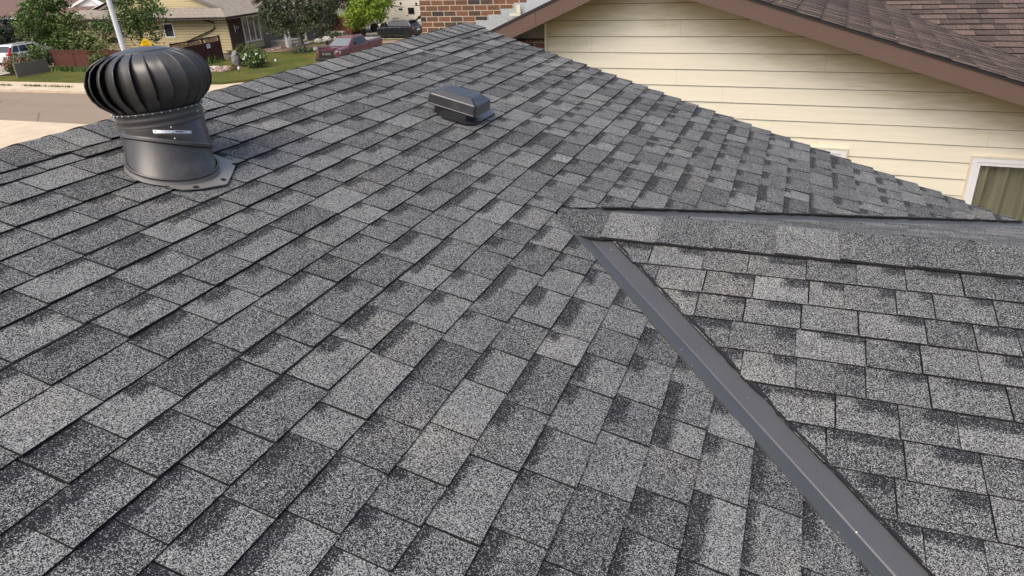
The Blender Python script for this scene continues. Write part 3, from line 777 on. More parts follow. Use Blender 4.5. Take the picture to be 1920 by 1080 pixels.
struct(mb.build('pavement', M_CONC, fix=False))
slab('near_pavement', [(-160, 14), (-29, 14), (-21, 24), (-20, 32), (-20, 120), (-22, 120), (-22, 32), (-23.5, 26), (-28, 23.0), (-160, 23.0)], .10, M_CONC)
slab('lawn', kerb_in + [(-39.3, 52.4), (-39.3, 36.6), (-49, 36.6), (-49, 34.2), (-52, 33.0), (-160, 33)], .12, M_LAWN)
slab('back_yard', [(-160, 33.02), (-52, 33.02), (-52, 36.62), (-39.32, 36.62), (-39.32, 90), (-160, 90)], .105, M_EARTH)
slab('near_lawn', [(-160, 8), (8, 8), (8, 13.98), (-160, 13.98)], .09, M_LAWN)
slab('driveway', [(-26.4, 52.42), (-46, 52.42), (-46, 66), (-26.4, 66)], .02, M_DRIVE)
slab('left_driveway', [(-60, 31.82), (-50.2, 31.82), (-52.5, 48), (-60, 48)], .14, M_DRIVE)
slab('path', [(-39, 45.6), (-37.6, 45.1), (-36.0, 45.35), (-33.9, 47.3), (-28.6, 50.6), (-28.6, 51.9), (-33.2, 50.9), (-35.6, 48.6), (-37.5, 46.6), (-39, 46.4)], .125, M_PATH)
slab('fence_strip', [(-38.9, 41.3), (-37.2, 41.3), (-36.7, 43.0), (-37.0, 45.0), (-38.9, 45.2)], .124, M_EARTH)
# grass clumps and weeds along the fence and pavement seam
gr = MB(); r = random.Random(12)
def blades(mb, cx, cy, z, n, spread, h, r, sp2=None):
    for i in range(n):
        x = cx + r.gauss(0, spread); y = cy + r.gauss(0, sp2 or spread); a = r.uniform(0, 6.28); l = h * r.uniform(.5, 1.2); d = Vector((math.cos(a), math.sin(a), 0)); q = Vector((-d.y, d.x, 0)) * .035
        p = Vector((x, y, z)); mb.face([p - q, p + q, p + d * l * .35 + Vector((0, 0, l))], tone=r.random())
for i in range(9): blades(gr, -47.8 + i * 1.15, 36.2, .12, 170, .5, .32, r, .25)
for i in range(4): blades(gr, -37.9 + r.uniform(-.3, .6), 37.0 + i * 1.0, .12, 120, .35, .5, r)
o = gr.build('long_grass', M_LF1, fix=False); struct(o, 'stuff')
gr = MB()
for x in (-46.4, -45.6, -43.9, -43.2, -42.9, -41.9, -41.2, -40.4): blades(gr, x, 30.9, .09, 22, .22, .14, r, .05)
o = gr.build('pavement_weeds', M_LF2, fix=False); struct(o, 'stuff')
# stones
def stones(name, c, n, sx_, sy, seed, size=(.05, .13), z=.13, mat=M_STONE):
    mb = MB(); r = random.Random(seed)
    for i in range(n):
        s_ = r.uniform(*size); mb.blob((c[0] + r.uniform(-sx_, sx_), c[1] + r.uniform(-sy, sy), z + s_ * .25), (s_, s_ * r.uniform(.7, 1.2), s_ * .6), i + seed, 6, 4, .2, tone=r.random())
    return struct(mb.build(name, mat), 'stuff')
stones('river_stone_bed', (-34.9, 37.4), 320, 1.2, 1.0, 1); stones('wall_stone_bed', (-37.6, 46.9), 200, .5, 1.1, 2); stones('corner_stone_bed', (-37.7, 43.2), 110, .5, .9, 5, (.05, .11))
stones('porch_stone_bed', (-36.9, 48.6), 90, .6, .6, 3, (.06, .14))
# boulders, each a thing
for i, (x, y, s_, lab) in enumerate(((-34.3, 38.55, (.30, .33, .55), 'tall grey boulder standing at the end of the pebble bed'), (-35.9, 49.9, (.32, .28, .2), 'pale flat boulder beside the brown path'), (-35.35, 50.35, (.42, .3, .27), 'largest pale boulder beside the brown path'), (-34.7, 50.7, (.25, .22, .2), 'small pale boulder at the far end of the row by the path'), (-33.1, 45.6, (.22, .2, .18), 'white round stone on the lawn in front of the truck'), (-35.6, 37.9, (.42, .3, .07), 'flat pale slab lying on the pebble bed'))):
    mb = MB(); mb.blob((x, y, .12 + s_[2] * .8), s_, 40 + i, 10, 8, .10); o = mb.build('boulder', M_ROCK if i == 0 else flat('pale_stone', (.48, .45, .40), .9, var=.25, scale=5)); tag(o, lab, 'boulder')

# ------------------------------------------------------------------ yellow house across the street
yh_ = thing('yellow_bungalow', 'yellow bungalow with brown brick pilaster and grey tan shingle roof behind the red fence', 'house', (-44, 48, 0))
def lap(mb, p0, p1, z0, z1, n_, e=.19, proud=.032):
    """lap boards on the wall p0->p1"""
    p0, p1 = Vector((*p0, 0)), Vector((*p1, 0)); nrm = Vector((*n_, 0)); z = z0
    while z < z1 - .01:
        zz = min(z + e - .034, z1); up = Vector((0, 0, 1))
        a, b = p0 + nrm * proud, p1 + nrm * proud
        mb.face([a + up * z, b + up * z, p1 + up * zz, p0 + up * zz]); mb.face([a + up * z, p0 + up * (z + .002), p1 + up * (z + .002), b + up * z]); z += e
mb = MB(); lap(mb, (-54, 43.7), (-39, 43.7), .25, 2.72, (0, -1)); lap(mb, (-39, 45.15), (-39, 47.1), .3, .84, (1, 0)); lap(mb, (-39, 47.1), (-39, 47.3), .3, 2.7, (1, 0)); mb.build('lap_siding', M_YEL, yh_, fix=False)
mb = MB(); mb.box((-54, 43.72, 0), (-39.02, 58, 2.7)); mb.build('wall_core', M_GREYWALL, yh_)  # darker core showing between the yellow boards stands in for their lap shadows
mb = MB(); mb.box((-39.0, 43.69, .05), (-38.93, 45.1, 2.68)); mb.build('brick_pilaster', M_PIL, yh_)
mb = MB(); mb.box((-39.0, 47.32, .05), (-38.9, 48.9, 2.7)); mb.build('stucco_panel', M_GREYWALL, yh_)
# house number style stroke and squiggle on the pilaster
mb = MB()
mb.tube([(-38.915, 44.25, 2.14), (-38.915, 44.26, 1.62)], .018, 6); mb.tube([(-38.915, 44.45, 2.04), (-38.915, 44.62, 1.86), (-38.915, 44.75, 1.98)], .012, 6); mb.tube([(-38.915, 44.44, 2.03), (-38.915, 44.36, 1.78)], .012, 6)
mb.build('wall_ornament', M_WHITE, yh_)
# corner window
mb = MB(); y0, y1, z0, z1 = 45.17, 47.05, .86, 2.52
for a in ((y0, z0 - .09, y1, z0), (y0, z1, y1, z1 + .08), (y0, z0, y0 + .07, z1), (y1 - .07, z0, y1, z1), (45.75, z0, 45.83, z1), (46.4, z0, 46.48, z1)): mb.box((-39.0, a[0], a[1]), (-38.93, a[2], a[3]))
fr = mb.build('window', M_WHITE, yh_)
g = MB(); g.box((-38.99, y0 + .05, z0), (-38.965, y1 - .05, z1)); k = NT('blind_behind_glass', .08, .6); k.base(k.mix(k.noise(1.3, 2), c4(.23, .20, .13), c4(.12, .12, .10))); g.build('window_pane', k.m, fr)
mb = MB(); u0, u1, z0, z1 = -45.0, -44.2, 1.44, 2.3
for a in ((u0 - .09, z0 - .09, u1 + .09, z0), (u0 - .09, z1, u1 + .09, z1 + .09), (u0 - .09, z0, u0, z1), (u1, z0, u1 + .09, z1)): mb.box((a[0], 43.64, a[1]), (a[2], 43.7, a[3]))
fr = mb.build('window', M_WHITE, yh_); g = MB(); g.box((u0, 43.66, z0), (u1, 43.675, z1)); g.build('window_pane', M_GLASS, fr)
# downspout
mb = MB(); mb.tube([(-40.76, 43.3, 2.66), (-40.72, 43.55, 2.50), (-40.2, 43.6, 2.38), (-40.14, 43.6, 2.05), (-40.56, 43.6, 1.83), (-43.0, 43.6, 1.1), (-43.1, 43.6, .3)], .045, 8); mb.build('downspout', M_DARKTRIM, yh_, smooth=True)
# roof: east slope, front skirt and gable
ze, sx2 = 2.80, .34
xe2, ye2, xr2 = -38.5, 43.1, -46.2
def zE(x): return ze + sx2 * (xe2 - x)
mb = MB(); A_ = dict(tone=.5, pw=-1, pd=-1); U4 = [(0, .9)] * 4
mb.face([(xe2, ye2, ze), (xe2, 60, ze), (xr2, 60, zE(xr2)), (xr2, 44.6, zE(xr2)), (-40.2, 44.6, zE(-40.2))], [(0, .9)] * 5, **A_)
mb.face([(xe2, ye2, ze), (-40.2, 44.6, zE(-40.2) - .001), (-54.4, 44.6, 3.37), (-54.4, ye2, ze)], U4, **A_)
mb.face([(xr2, 44.6, zE(xr2)), (xr2, 60, zE(xr2)), (-54.4, 60, ze + .2), (-54.4, 44.6, ze + .2)], U4, **A_)
mb.build('roof', M_TAN, yh_, fix=False)
mb = MB()
xs_ = [-40.6, -52.0]
zlev = 3.32
while zlev < zE(xr2) - .2:
    xa = xe2 - (zlev + .12 - ze) / sx2; xb = 2 * xr2 - xa
    if xa - xb > .2: lap(mb, (xb, 44.68), (xa, 44.68), zlev, zlev + .16, (0, -1))
    zlev += .16
mb.build('gable_siding', M_YEL, yh_, fix=False)
mb = MB()
for (xa, xb) in ((-39.7, xr2), (2 * xr2 + 39.7, xr2)):
    zf = lambda x: ze + sx2 * (xe2 - (x if x > xr2 else 2 * xr2 - x))
    mb.loft([[(x, 44.42, zf(x) + .02), (x, 44.6, zf(x) + .02), (x, 44.6, zf(x) - .16), (x, 44.42, zf(x) - .16)] for x in (xa, xb)])
mb.build('gable_fascia', M_GREYWALL, yh_)
mb = MB(); mb.box((xe2 - .02, ye2, ze - .15), (xe2 + .1, 60, ze + .0)); mb.box((-54.4, ye2 - .1, ze - .15), (xe2 + .1, ye2 + .02, ze - .0)); mb.build('gutter', M_DARKTRIM, yh_)
mb = MB(); mb.face([(xe2, ye2, ze - .1), (xe2, 60, ze - .1), (-39, 60, ze - .1), (-39, 43.7, ze - .1)]); mb.face([(xe2, ye2, ze - .1), (-39, 43.7, ze - .1), (-54, 43.7, ze - .1), (-54, ye2, ze - .1)]); mb.build('soffit', M_DARKTRIM, yh_, fix=False)
r = random.Random(3); b0 = None
for p in [(-38.55 - i * .26, ye2 - .115, ze - .12 - r.uniform(0, .05)) for i in range(46)] + [(xe2 + .115, ye2 + .1 + i * .24, ze - .12 - r.uniform(0, .05)) for i in range(18)]:
    if b0 is None: q = MB(); q.blob((0, 0, 0), .025, 1, 5, 4); b0 = o = q.build('light_bulb', M_WHITE, yh_, local=True)
    else: o = b0.copy(); COL.objects.link(o); o.parent = yh_
    o.location = Vector(p) - yh_.location
# porch: a thing of its own
po = thing('porch_steps', 'grey wooden porch steps with white posts by the front door', 'porch', (-37.6, 48.6, .1))
mb = MB()
for i in range(3): mb.box((-39.0, 47.9, .12 + i * .16), (-36.4 - i * .4, 50.2 - i * .3, .26 + i * .16 - .01))
for i in range(8): mb.box((-36.395, 47.95 + i * .1, .12), (-36.37, 48.02 + i * .1, .38))
mb.build('tread', M_PORCH, po)
for i, (y, h) in enumerate(((47.75, 1.3), (48.6, 1.5), (50.6, 1.2))):
    mb = MB(); mb.box((-37.6 if i else -37.0, y, .12), (-37.47 if i else -36.85, y + .14, .12 + h)); mb.build('post', M_WHITE, po)
o = MB(); o.prism([(-37.1, .12), (-36.8, .12), (-36.85, 1.15), (-37.0, 1.35), (-37.08, 1.2)], 'y', 47.38, 47.44); tag(o.build('garden_trellis', M_WHITE), 'narrow white lattice trellis leaning on the wall by the porch', 'trellis')
o = MB(); o.box((-37.5, 53.3, .5), (-35.7, 53.7, .62)); [o.box((x, 53.35, .1), (x + .12, 53.65, .5)) for x in (-37.4, -35.9)]; tag(o.build('garden_bench', M_PORCH), 'pale wooden bench in the shade behind the grey green tree', 'bench')

# ------------------------------------------------------------------ fences, gate, planter
fe = thing('red_board_fence', 'dark red board fence running behind the left lawn', 'fence', (-44, 36.9, .1))
mb = MB(); x = -48.9; r = random.Random(6)
while x < -38.05: mb.box((x, 36.88 + r.uniform(-.003, .003), .15), (x + .142, 36.905, 1.32 + r.uniform(-.006, .006))); x += .145
mb.build('boards', M_RED2, fe)
for x in (-48.95, -46.9, -44.6, -42.3, -40.0, -38.1): q = MB(); q.box((x, 36.86, .1), (x + .1, 36.96, 1.42)); q.build('post', M_RED, fe)
q = MB(); q.box((-48.9, 36.855, 1.18), (-38.1, 36.875, 1.27)); q.box((-48.9, 36.85, 1.33), (-38.1, 36.93, 1.37)); q.build('rail', M_RED2, fe)
fg = thing('lattice_fence', 'dark maroon fence with open lattice top beside the yellow house', 'fence', (-38, 38.3, .1))
def fpanel(fg, y0, y1, name):
    mb = MB(); mb.box((-38.02, y0, .15), (-37.98, y1, 1.36)); mb.box((-38.03, y0, 1.66), (-37.97, y1, 1.74)); mb.box((-38.03, y0, 1.361), (-37.97, y1, 1.40))
    z0, z1 = 1.40, 1.66; y = y0 - (z1 - z0)
    while y < y1:
        for s_ in (1, -1):
            a = y if s_ > 0 else y + (z1 - z0); pts = [(a, z0), (a + .045, z0), (a + .045 + s_ * (z1 - z0), z1), (a + s_ * (z1 - z0), z1)]
            if min(p[0] for p in pts) >= y0 and max(p[0] for p in pts) <= y1: mb.prism(pts, 'x', -38.0 + s_ * .006 - .005, -38.0 + s_ * .006 + .005)
        y += .105
    return mb.build(name, M_RED, fg)
fpanel(fg, 36.97, 39.78, 'fence_panel')
for y in (36.97, 39.79): q = MB(); q.box((-38.06, y, .1), (-37.94, y + .1, 1.78)); q.build('post', M_RED, fg)
gt = thing('garden_gate', 'dark maroon garden gate with lattice top and small white notice', 'gate', (-38, 40.7, .1))
fpanel(gt, 39.93, 41.36, 'gate_leaf')
q = MB(); q.box((-38.06, 41.38, .1), (-37.94, 41.48, 1.76)); q.build('gate_post', M_RED, gt)
q = MB(); q.box((-37.975, 40.1, 1.04), (-37.965, 40.44, 1.33)); no = q.build('notice', M_WHITE, gt)
q = MB(); q.box((-37.9645, 40.17, 1.12), (-37.962, 40.37, 1.15)); q.box((-37.9645, 40.17, 1.19), (-37.962, 40.33, 1.215)); q.box((-37.9645, 40.17, 1.25), (-37.962, 40.37, 1.27)); q.build('notice_print', M_GREYC, no)
pl = thing('round_planter', 'round grey planter tub with a green plant by the gate', 'planter', (-37.5, 41.9, .12))
q = MB(); q.loft([[(-37.5 + rr_ * math.cos(t), 41.9 + rr_ * math.sin(t), z) for t in [2 * math.pi * i / 20 for i in range(20)]] for rr_, z in ((.26, .12), (.33, .25), (.34, .42), (.30, .43), (.28, .36))]); q.build('tub', M_POT, pl, smooth=True)
wf = thing('low_plank_fence', 'low weathered grey plank fence panel beside the red flowered bush', 'fence', (-47.7, 34.3, .1))
q = MB(); r = random.Random(2)
for i in range(7):
    y = 33.2 + i * .33; q.box((-47.72, y, .16), (-47.69, y + .315, 1.02 + r.uniform(-.01, .01)))
q.build('boards', M_WOOD, wf)
for y in (33.15, 35.4): q = MB(); q.box((-47.82, y, .1), (-47.72, y + .1, 1.05)); q.build('post', M_WOOD, wf)

# ------------------------------------------------------------------ foliage
def leaves(mb, c, rad, n, size, r, holes=.0, tilt=None):
    """leaf clumps scattered through an ellipsoid, thinner towards the middle"""
    c = Vector(c); ncl = max(4, n // 26)
    for q in range(ncl):
        d = Vector((r.gauss(0, 1), r.gauss(0, 1), r.gauss(0, 1))).normalized(); t = r.uniform(.35, 1.0) ** .6
        cc = c + Vector((d.x * rad[0], d.y * rad[1], d.z * rad[2])) * t; cr = size * r.uniform(1.2, 2.6); ct = r.uniform(-.22, .22) + .10 * d.z
        for i in range(n // ncl):
            e = Vector((r.gauss(0, 1), r.gauss(0, 1), r.gauss(0, .8))) * cr * .55
            p = cc + e; a = Vector((r.gauss(0, 1), r.gauss(0, 1), r.gauss(0, .7))).normalized(); b = a.cross(Vector((r.gauss(0, 1), r.gauss(0, 1), r.gauss(0, 1)))).normalized()
            l = size * r.uniform(.35, .8); w_ = l * r.uniform(.4, .6)
            mb.face([p - a * l, p - b * w_, p + a * l, p + b * w_], tone=min(1, max(0, .45 + ct + r.uniform(-.25, .25))))
def tree(name, label, base, trunk_r, h, blobs, n, size, mat, seed, multi=1, lean=(0, 0), cat='tree'):
    t = thing(name, label, cat, base); r = random.Random(seed); b = Vector(base)
    tr = MB()
    for m_ in range(multi):
        a0 = r.uniform(0, 6.28); off = Vector((math.cos(a0), math.sin(a0), 0)) * (.12 if multi > 1 else 0)
        top = b + Vector((lean[0] + off.x * 4, lean[1] + off.y * 4, h * .62))
        mid = (b + off + top) / 2 + Vector((r.uniform(-.15, .15), r.uniform(-.15, .15), 0))
        k_ = 1 if multi == 1 else .5
        tr.tube([b + off - Vector((0, 0, .05)), b + off + (mid - b - off) * .35, mid, top], [trunk_r * 1.25 * k_, trunk_r * k_, trunk_r * .75 * k_, trunk_r * .3 * k_], 8)
        for (c, rad) in blobs:
            if r.random() < (1 if multi == 1 else .5):
                c = Vector(c); s_ = b + off + (top - b - off) * r.uniform(.45, .95); mid2 = (s_ + c) / 2 + Vector((r.uniform(-.2, .2), r.uniform(-.2, .2), .1)); e = c + Vector((0, 0, rad[2] * .5))
                tr.tube([s_, mid2, c, e], [trunk_r * .45 * k_, trunk_r * .3 * k_, trunk_r * .18, trunk_r * .06], 6)
                for z_ in range(4):
                    d = Vector((r.gauss(0, 1) * rad[0], r.gauss(0, 1) * rad[1], r.gauss(0, 1) * rad[2])) * .55
                    tr.tube([mid2.lerp(c, .6), c + d * .5, c + d], [trunk_r * .14, trunk_r * .09, trunk_r * .03], 4)
    tr.build('trunk', M_BARK, t, smooth=True)
    mb = MB(); vol = sum(q[1][0] * q[1][2] for q in blobs)
    for c, rad in blobs: leaves(mb, c, rad, int(n * rad[0] * rad[2] / vol), size, r)
    mb.build('crown', mat, t, fix=False)
    return t
tree('leafy_tree', 'large dense green tree behind the white car and the red fence', (-52.2, 40.2, .1), .16, 5.2,
     [((-52.3, 39.5, 3.4), (1.9, 1.4, 1.2)), ((-51.0, 39.6, 2.1), (1.7, 1.2, 1.15)), ((-53.4, 39.5, 2.4), (1.3, 1.0, 1.2)), ((-51.6, 40, 4.5), (1.4, 1.2, 1.0)), ((-49.6, 39.4, 1.9), (1.0, .9, .75)), ((-52.0, 40, 5.6), (1.2, 1.1, .9))], 15500, .165, M_LF1, 1, multi=4)
tree('airy_tree', 'thin open green tree between the white pole and the yellow house', (-43.4, 39.6, .1), .13, 5.4,
     [((-42.6, 39.0, 3.7), (1.9, 1.3, 1.2)), ((-45.6, 39.0, 2.3), (1.2, 1.0, .9)), ((-40.9, 39.0, 3.5), (.95, .9, .85)), ((-41.9, 39.0, 2.2), (1.15, 1.0, .75)), ((-43.0, 39.0, 5.0), (1.7, 1.3, 1.0)), ((-43.9, 39, 3.0), (1.2, 1, 1.1))], 6600, .16, M_LF1, 2, multi=3)
tree('yellowing_shrub', 'yellow green shrub spilling over the red fence below the white pole', (-46.0, 38.0, .1), .07, 2.6,
     [((-46.3, 37.6, 1.75), (1.5, .7, .75)), ((-44.8, 37.4, 1.3), (.9, .6, .6)), ((-47.6, 38.3, 3.0), (.9, .6, .7))], 3200, .17, M_LF2, 3, multi=3, cat='shrub')
tree('grey_green_tree', 'grey green street tree on the lawn in front of the porch', (-33.9, 45.2, .1), .17, 5.6,
     [((-34.4, 45.5, 3.1), (2.5, 1.6, 1.5)), ((-36.7, 45.5, 2.6), (1.35, 1.1, 1.05)), ((-32.6, 45.5, 2.1), (1.45, 1.2, .85)), ((-35.2, 45.5, 1.7), (1.5, 1.2, .75)), ((-33.6, 45.6, 4.6), (2.5, 1.6, 1.2)), ((-36.2, 45.5, 4.2), (1.6, 1.3, 1.0)), ((-31.9, 45.5, 3.4), (1.3, 1.2, 1.0))], 19000, .145, M_LF3, 4)
tree('lime_tree', 'bright lime green multi stemmed tree beside the driveway', (-34.9, 55.1, .1), .14, 5.0,
     [((-33.9, 54.5, 2.1), (1.8, 1.4, 1.0)), ((-32.9, 54.2, 2.0), (.9, 1.0, .6)), ((-35.2, 54.5, 1.5), (1.0, 1.0, .85)), ((-33.4, 55.0, 3.1), (2.0, 1.5, 1.1)), ((-34.2, 54.6, 4.1), (1.9, 1.4, .8))], 11000, .175, M_LF4, 5, multi=5)
tree('dark_evergreen', 'dark evergreen half hidden behind the lime green tree', (-36.9, 57.5, .1), .14, 5.0, [((-36.9, 57.4, 1.5), (1.2, 1.1, 1.3)), ((-36.6, 57.4, 3.0), (1.1, 1.0, 1.3)), ((-38.2, 56.5, 2.2), (1.2, 1, 1.6))], 3600, .18, leafm('evergreen_needles', (.012, .02, .012), (.02, .034, .02), (.045, .07, .035)), 6)
tree('dark_hedge_tree', 'dark conifer at the left edge beside the brown roofed house', (-60.2, 42.6, .1), .14, 3.4, [((-60.3, 42.4, 1.2), (1.1, 1.0, 1.0)), ((-60.3, 42.4, 2.3), (.8, .8, .9))], 2600, .18, leafm('conifer_needles', (.014, .022, .014), (.024, .038, .022), (.05, .075, .04)), 8)
def bush(name, label, c, rad, n, size, mat, seed, flowers=None, fm=None):
    t = thing(name, label, 'shrub', (c[0], c[1], .12)); r = random.Random(seed)
    st_ = MB()
    for i in range(7):
        a = r.uniform(0, 6.28); st_.tube([(c[0], c[1], .1), (c[0] + .3 * rad[0] * math.cos(a), c[1] + .3 * rad[1] * math.sin(a), c[2] * .6), (c[0] + .7 * rad[0] * math.cos(a), c[1] + .7 * rad[1] * math.sin(a), c[2] + rad[2] * .5)], [.03, .02, .008], 5)
    st_.build('stem', M_BARK, t)
    mb = MB(); leaves(mb, c, rad, n, size, r); mb.build('foliage', mat, t, fix=False)
    if flowers:
        f0 = None
        for i in range(flowers):
            a = r.uniform(3.6, 6.6); e = r.uniform(-.2, .9); d = Vector((math.cos(a) * math.cos(e), math.sin(a) * math.cos(e), math.sin(e)))
            p = Vector(c) + Vector((d.x * rad[0], d.y * rad[1], d.z * rad[2])) * 1.02
            if f0 is None:
                fl = MB(); fl.blob((0, 0, 0), .042, i, 6, 4, .3); f0 = o = fl.build('flower', fm, t, local=True)
            else: o = f0.copy(); COL.objects.link(o); o.parent = t
            o.location = p - t.location; q = r.uniform(.7, 1.3); o.scale = (q, q, q)
    return t
bush('flowering_bush', 'dark leaved bush dotted with white flowers on the corner lawn', (-32.6, 38.3, .62), (.75, .6, .5), 1700, .11, M_LF1, 11, 16, M_FLW)
bush('round_bush', 'large olive green bush behind the white flowered one', (-34.0, 39.4, .75), (1.2, .9, .65), 2400, .12, M_LFB, 12)
bush('rusty_plant', 'small rusty orange plant at the edge of the pebble bed', (-33.75, 37.45, .25), (.45, .35, .16), 260, .09, M_RUST, 13)
bush('flowered_shrub', 'shrub with red flowers between the white car and the plank fence', (-49.3, 34.6, .75), (1.0, .8, .62), 1700, .13, M_LFB, 14, 26, M_PINK)
bush('corner_shrub', 'dark green shrub at the left end of the red fence', (-49.9, 36.6, 1.0), (.8, .7, .8), 1500, .15, M_LF1, 15)
bush('fence_shrub', 'small bright green shrub in front of the red fence beside the turbine', (-42.8, 36.1, .72), (.75, .5, .55), 1100, .13, M_LF4, 16) if False else bush('fence_shrub', 'small light green shrub in front of the red fence beside the turbine', (-43.6, 36.2, .75), (.7, .45, .6), 1100, .13, M_LF2, 16)
bush('low_bush', 'low dark bush among the boulders by the bench', (-35.3, 51.6, .45), (.9, .6, .4), 900, .12, M_LF3, 17)
bush('tree_base_plants', 'low green plants round the trunk of the street tree', (-33.9, 44.9, .28), (.9, .7, .18), 700, .10, M_LF3, 18)
bush('tub_plant', 'leafy plant growing in the round grey planter', (-37.5, 41.9, .52), (.34, .34, .16), 260, .08, M_LF1, 19)
for (x, y, lab) in ((-31.55, 39.0, 'single white flower stalk on the lawn right of the white flowered bush'), (-31.9, 35.9, 'single pale flower stalk at the lawn edge near the pavement')):
    t = thing('flower_stalk', lab, 'flower', (x, y, .12)); q = MB(); q.tube([(x, y, .1), (x + .03, y, .3), (x, y, .45)], .012, 5); q.build('stem', M_LF1, t); q = MB(); q.blob((x, y, .46), (.07, .07, .10), 3, 7, 5); q.build('bloom', M_FLW, t)

# ------------------------------------------------------------------ pole and sign
lp = thing('street_lamp', 'tall white painted street lamp pole rising behind the turbine vent', 'street lamp', (-26.7, 23.4, .1))
q = MB(); q.tube([(-26.74, 23.5, .05), (-26.70, 23.45, .2), (-26.58, 23.35, 3.2), (-26.62, 23.3, 5.3), (-26.6, 23.3, 8.4)], [.16, .115, .105, .10, .075], 16); q.build('pole', M_POLE, lp, smooth=True)
q = MB(); q.tube([(-26.6, 23.3, 8.35), (-26.6, 23.9, 8.7), (-26.6, 25.0, 8.8)], [.05, .045, .04], 10); q.box((-26.75, 24.9, 8.72), (-26.45, 25.6, 8.86)); q.build('lamp_arm', M_POLE, lp)
sg = thing('road_sign', 'yellow diamond NO EXIT road sign on a post', 'road sign', (-36.8, 34.0, .1), R(38))
q = MB(); q.tube([(.0, .04, 0), (0, .04, 2.6)], .03, 8); q.build('post', M_GALV, sg, local=True)
q = MB(); hs = .36; q.prism([(-hs, 0), (-hs + .04, -.04), (-.04, -hs + .04), (0, -hs), (.04, -hs + .04), (hs - .04, -.04), (hs, 0), (hs - .04, .04), (.04, hs - .04), (0, hs), (-.04, hs - .04), (-hs + .04, .04)], 'y', -.006, .006)
sp_ = q.build('sign_face', M_SIGN, sg, local=True); sp_.location = (0, 0, 2.04); sp_.rotation_euler = (0, R(-8), 0)
for s_, z_ in (('NO', .088), ('EXIT', -.092)):
    text_mesh('lettering', s_, 0.17, M_BLK, Matrix.Translation((0, -.0085, z_)) @ Matrix.Rotation(R(90), 4, 'X'), sp_)

# ------------------------------------------------------------------ vehicles
M_WSCR = glass('sky_lit_windscreen', (.16, .18, .18), .1)
def wheel(parent, x, y, r_, w_, rim, side):
    q = MB()
    pr_ = [(0, r_ * .66), (.0, r_ * .9), (w_ * .12, r_), (w_ * .88, r_), (w_, r_ * .9), (w_, r_ * .66)]
    q.loft([[(x + rr_ * math.cos(t), y + side * (d - w_ / 2), r_ + rr_ * math.sin(t)) for t in [2 * math.pi * i / 24 for i in range(24)]] for d, rr_ in pr_])
    t_ = q.build('wheel', M_TYRE, parent, local=True, smooth=False)
    q = MB(); yo = y + side * (w_ / 2 - .03)
    q.loft([[(x + rr_ * math.cos(t), yo + side * d, r_ + rr_ * math.sin(t)) for t in [2 * math.pi * i / 24 for i in range(24)]] for d, rr_ in ((0, r_ * .67), (.034, r_ * .67), (.036, r_ * .60), (.012, r_ * .56))], False, True)
    for i in range(5):
        a = 2 * math.pi * i / 5; d = Vector((math.cos(a), 0, math.sin(a))); n_ = Vector((-d.z, 0, d.x)) * .035; c_ = Vector((x, yo + side * .014, r_)); yv = Vector((0, side * .018, 0))
        e0, e1 = c_ + d * .04, c_ + d * r_ * .62
        q.loft([[e0 - n_, e0 + n_, e0 + n_ + yv, e0 - n_ + yv], [e1 - n_, e1 + n_, e1 + n_ + yv, e1 - n_ + yv]])
    q.build('rim', rim, t_, local=True)
def body_loft(st):
    rings = []
    for (x, zb_, zt_, hw) in st:
        c = min(.12, (zt_ - zb_) * .3)
        h = [(hw * .90, zb_), (hw * .985, zb_ + c * .6), (hw, zb_ + (zt_ - zb_) * .45), (hw * .985, zt_ - c * 1.1), (hw * .955, zt_ - c * .35), (hw * .86, zt_)]
        rings.append([(x, -y, z) for y, z in h] + [(x, y, z) for y, z in reversed(h)])
    return rings
def bil(P, u, v): return P[0] * (1 - u) * (1 - v) + P[1] * u * (1 - v) + P[2] * u * v + P[3] * (1 - u) * v
def panel(q, P, u0, u1, v0, v1, off=.012):
    P = [Vector(p) for p in P]; n_ = (P[1] - P[0]).cross(P[3] - P[0]).normalized() * off
    pts = [bil(P, *uv) + n_ for uv in ((u0, v0), (u1, v0), (u1, v1), (u0, v1))]
    q.face(pts)
def greenhouse(parent, paint, xb0, xb1, hb, zb_, xt0, xt1, ht, zt_, cuts, roofname='cab'):
    """xb0 front base, xb1 rear base ; xt0/xt1 roof. returns side quads"""
    q = MB(); rings = [[(xb0, -hb, zb_), (xb0, hb, zb_), (xb1, hb, zb_), (xb1, -hb, zb_)], [(xt0, -ht, zt_ - .05), (xt0, ht, zt_ - .05), (xt1, ht, zt_ - .05), (xt1, -ht, zt_ - .05)], [(xt0 - .12, -ht + .10, zt_), (xt0 - .12, ht - .10, zt_), (xt1 + .10, ht - .10, zt_), (xt1 + .10, -ht + .10, zt_)]]
    q.loft(rings); c_ = q.build(roofname, paint, parent, local=True); bevel(c_, .04, 2)
    A, B = rings[0], rings[1]
    w_ = MB(); panel(w_, (A[0], A[1], B[1], B[0]), .06, .94, .05, .93, .012); w_.build('windscreen', M_WSCR, parent, local=True, fix=False)
    w_ = MB(); panel(w_, (A[2], A[3], B[3], B[2]), .10, .90, .15, .88, .012); w_.build('rear_window', M_GLASSG, parent, local=True, fix=False)
    for s_, qd in ((1, (A[1], A[2], B[2], B[1])), (-1, (A[3], A[0], B[0], B[3]))):
        for (u0, u1) in cuts:
            if s_ < 0: u0, u1 = 1 - u1, 1 - u0
            w_ = MB(); panel(w_, qd, u0, u1, .10, .90, .012); w_.build('side_window', M_GLASSG, parent, local=True, fix=False)
    return c_
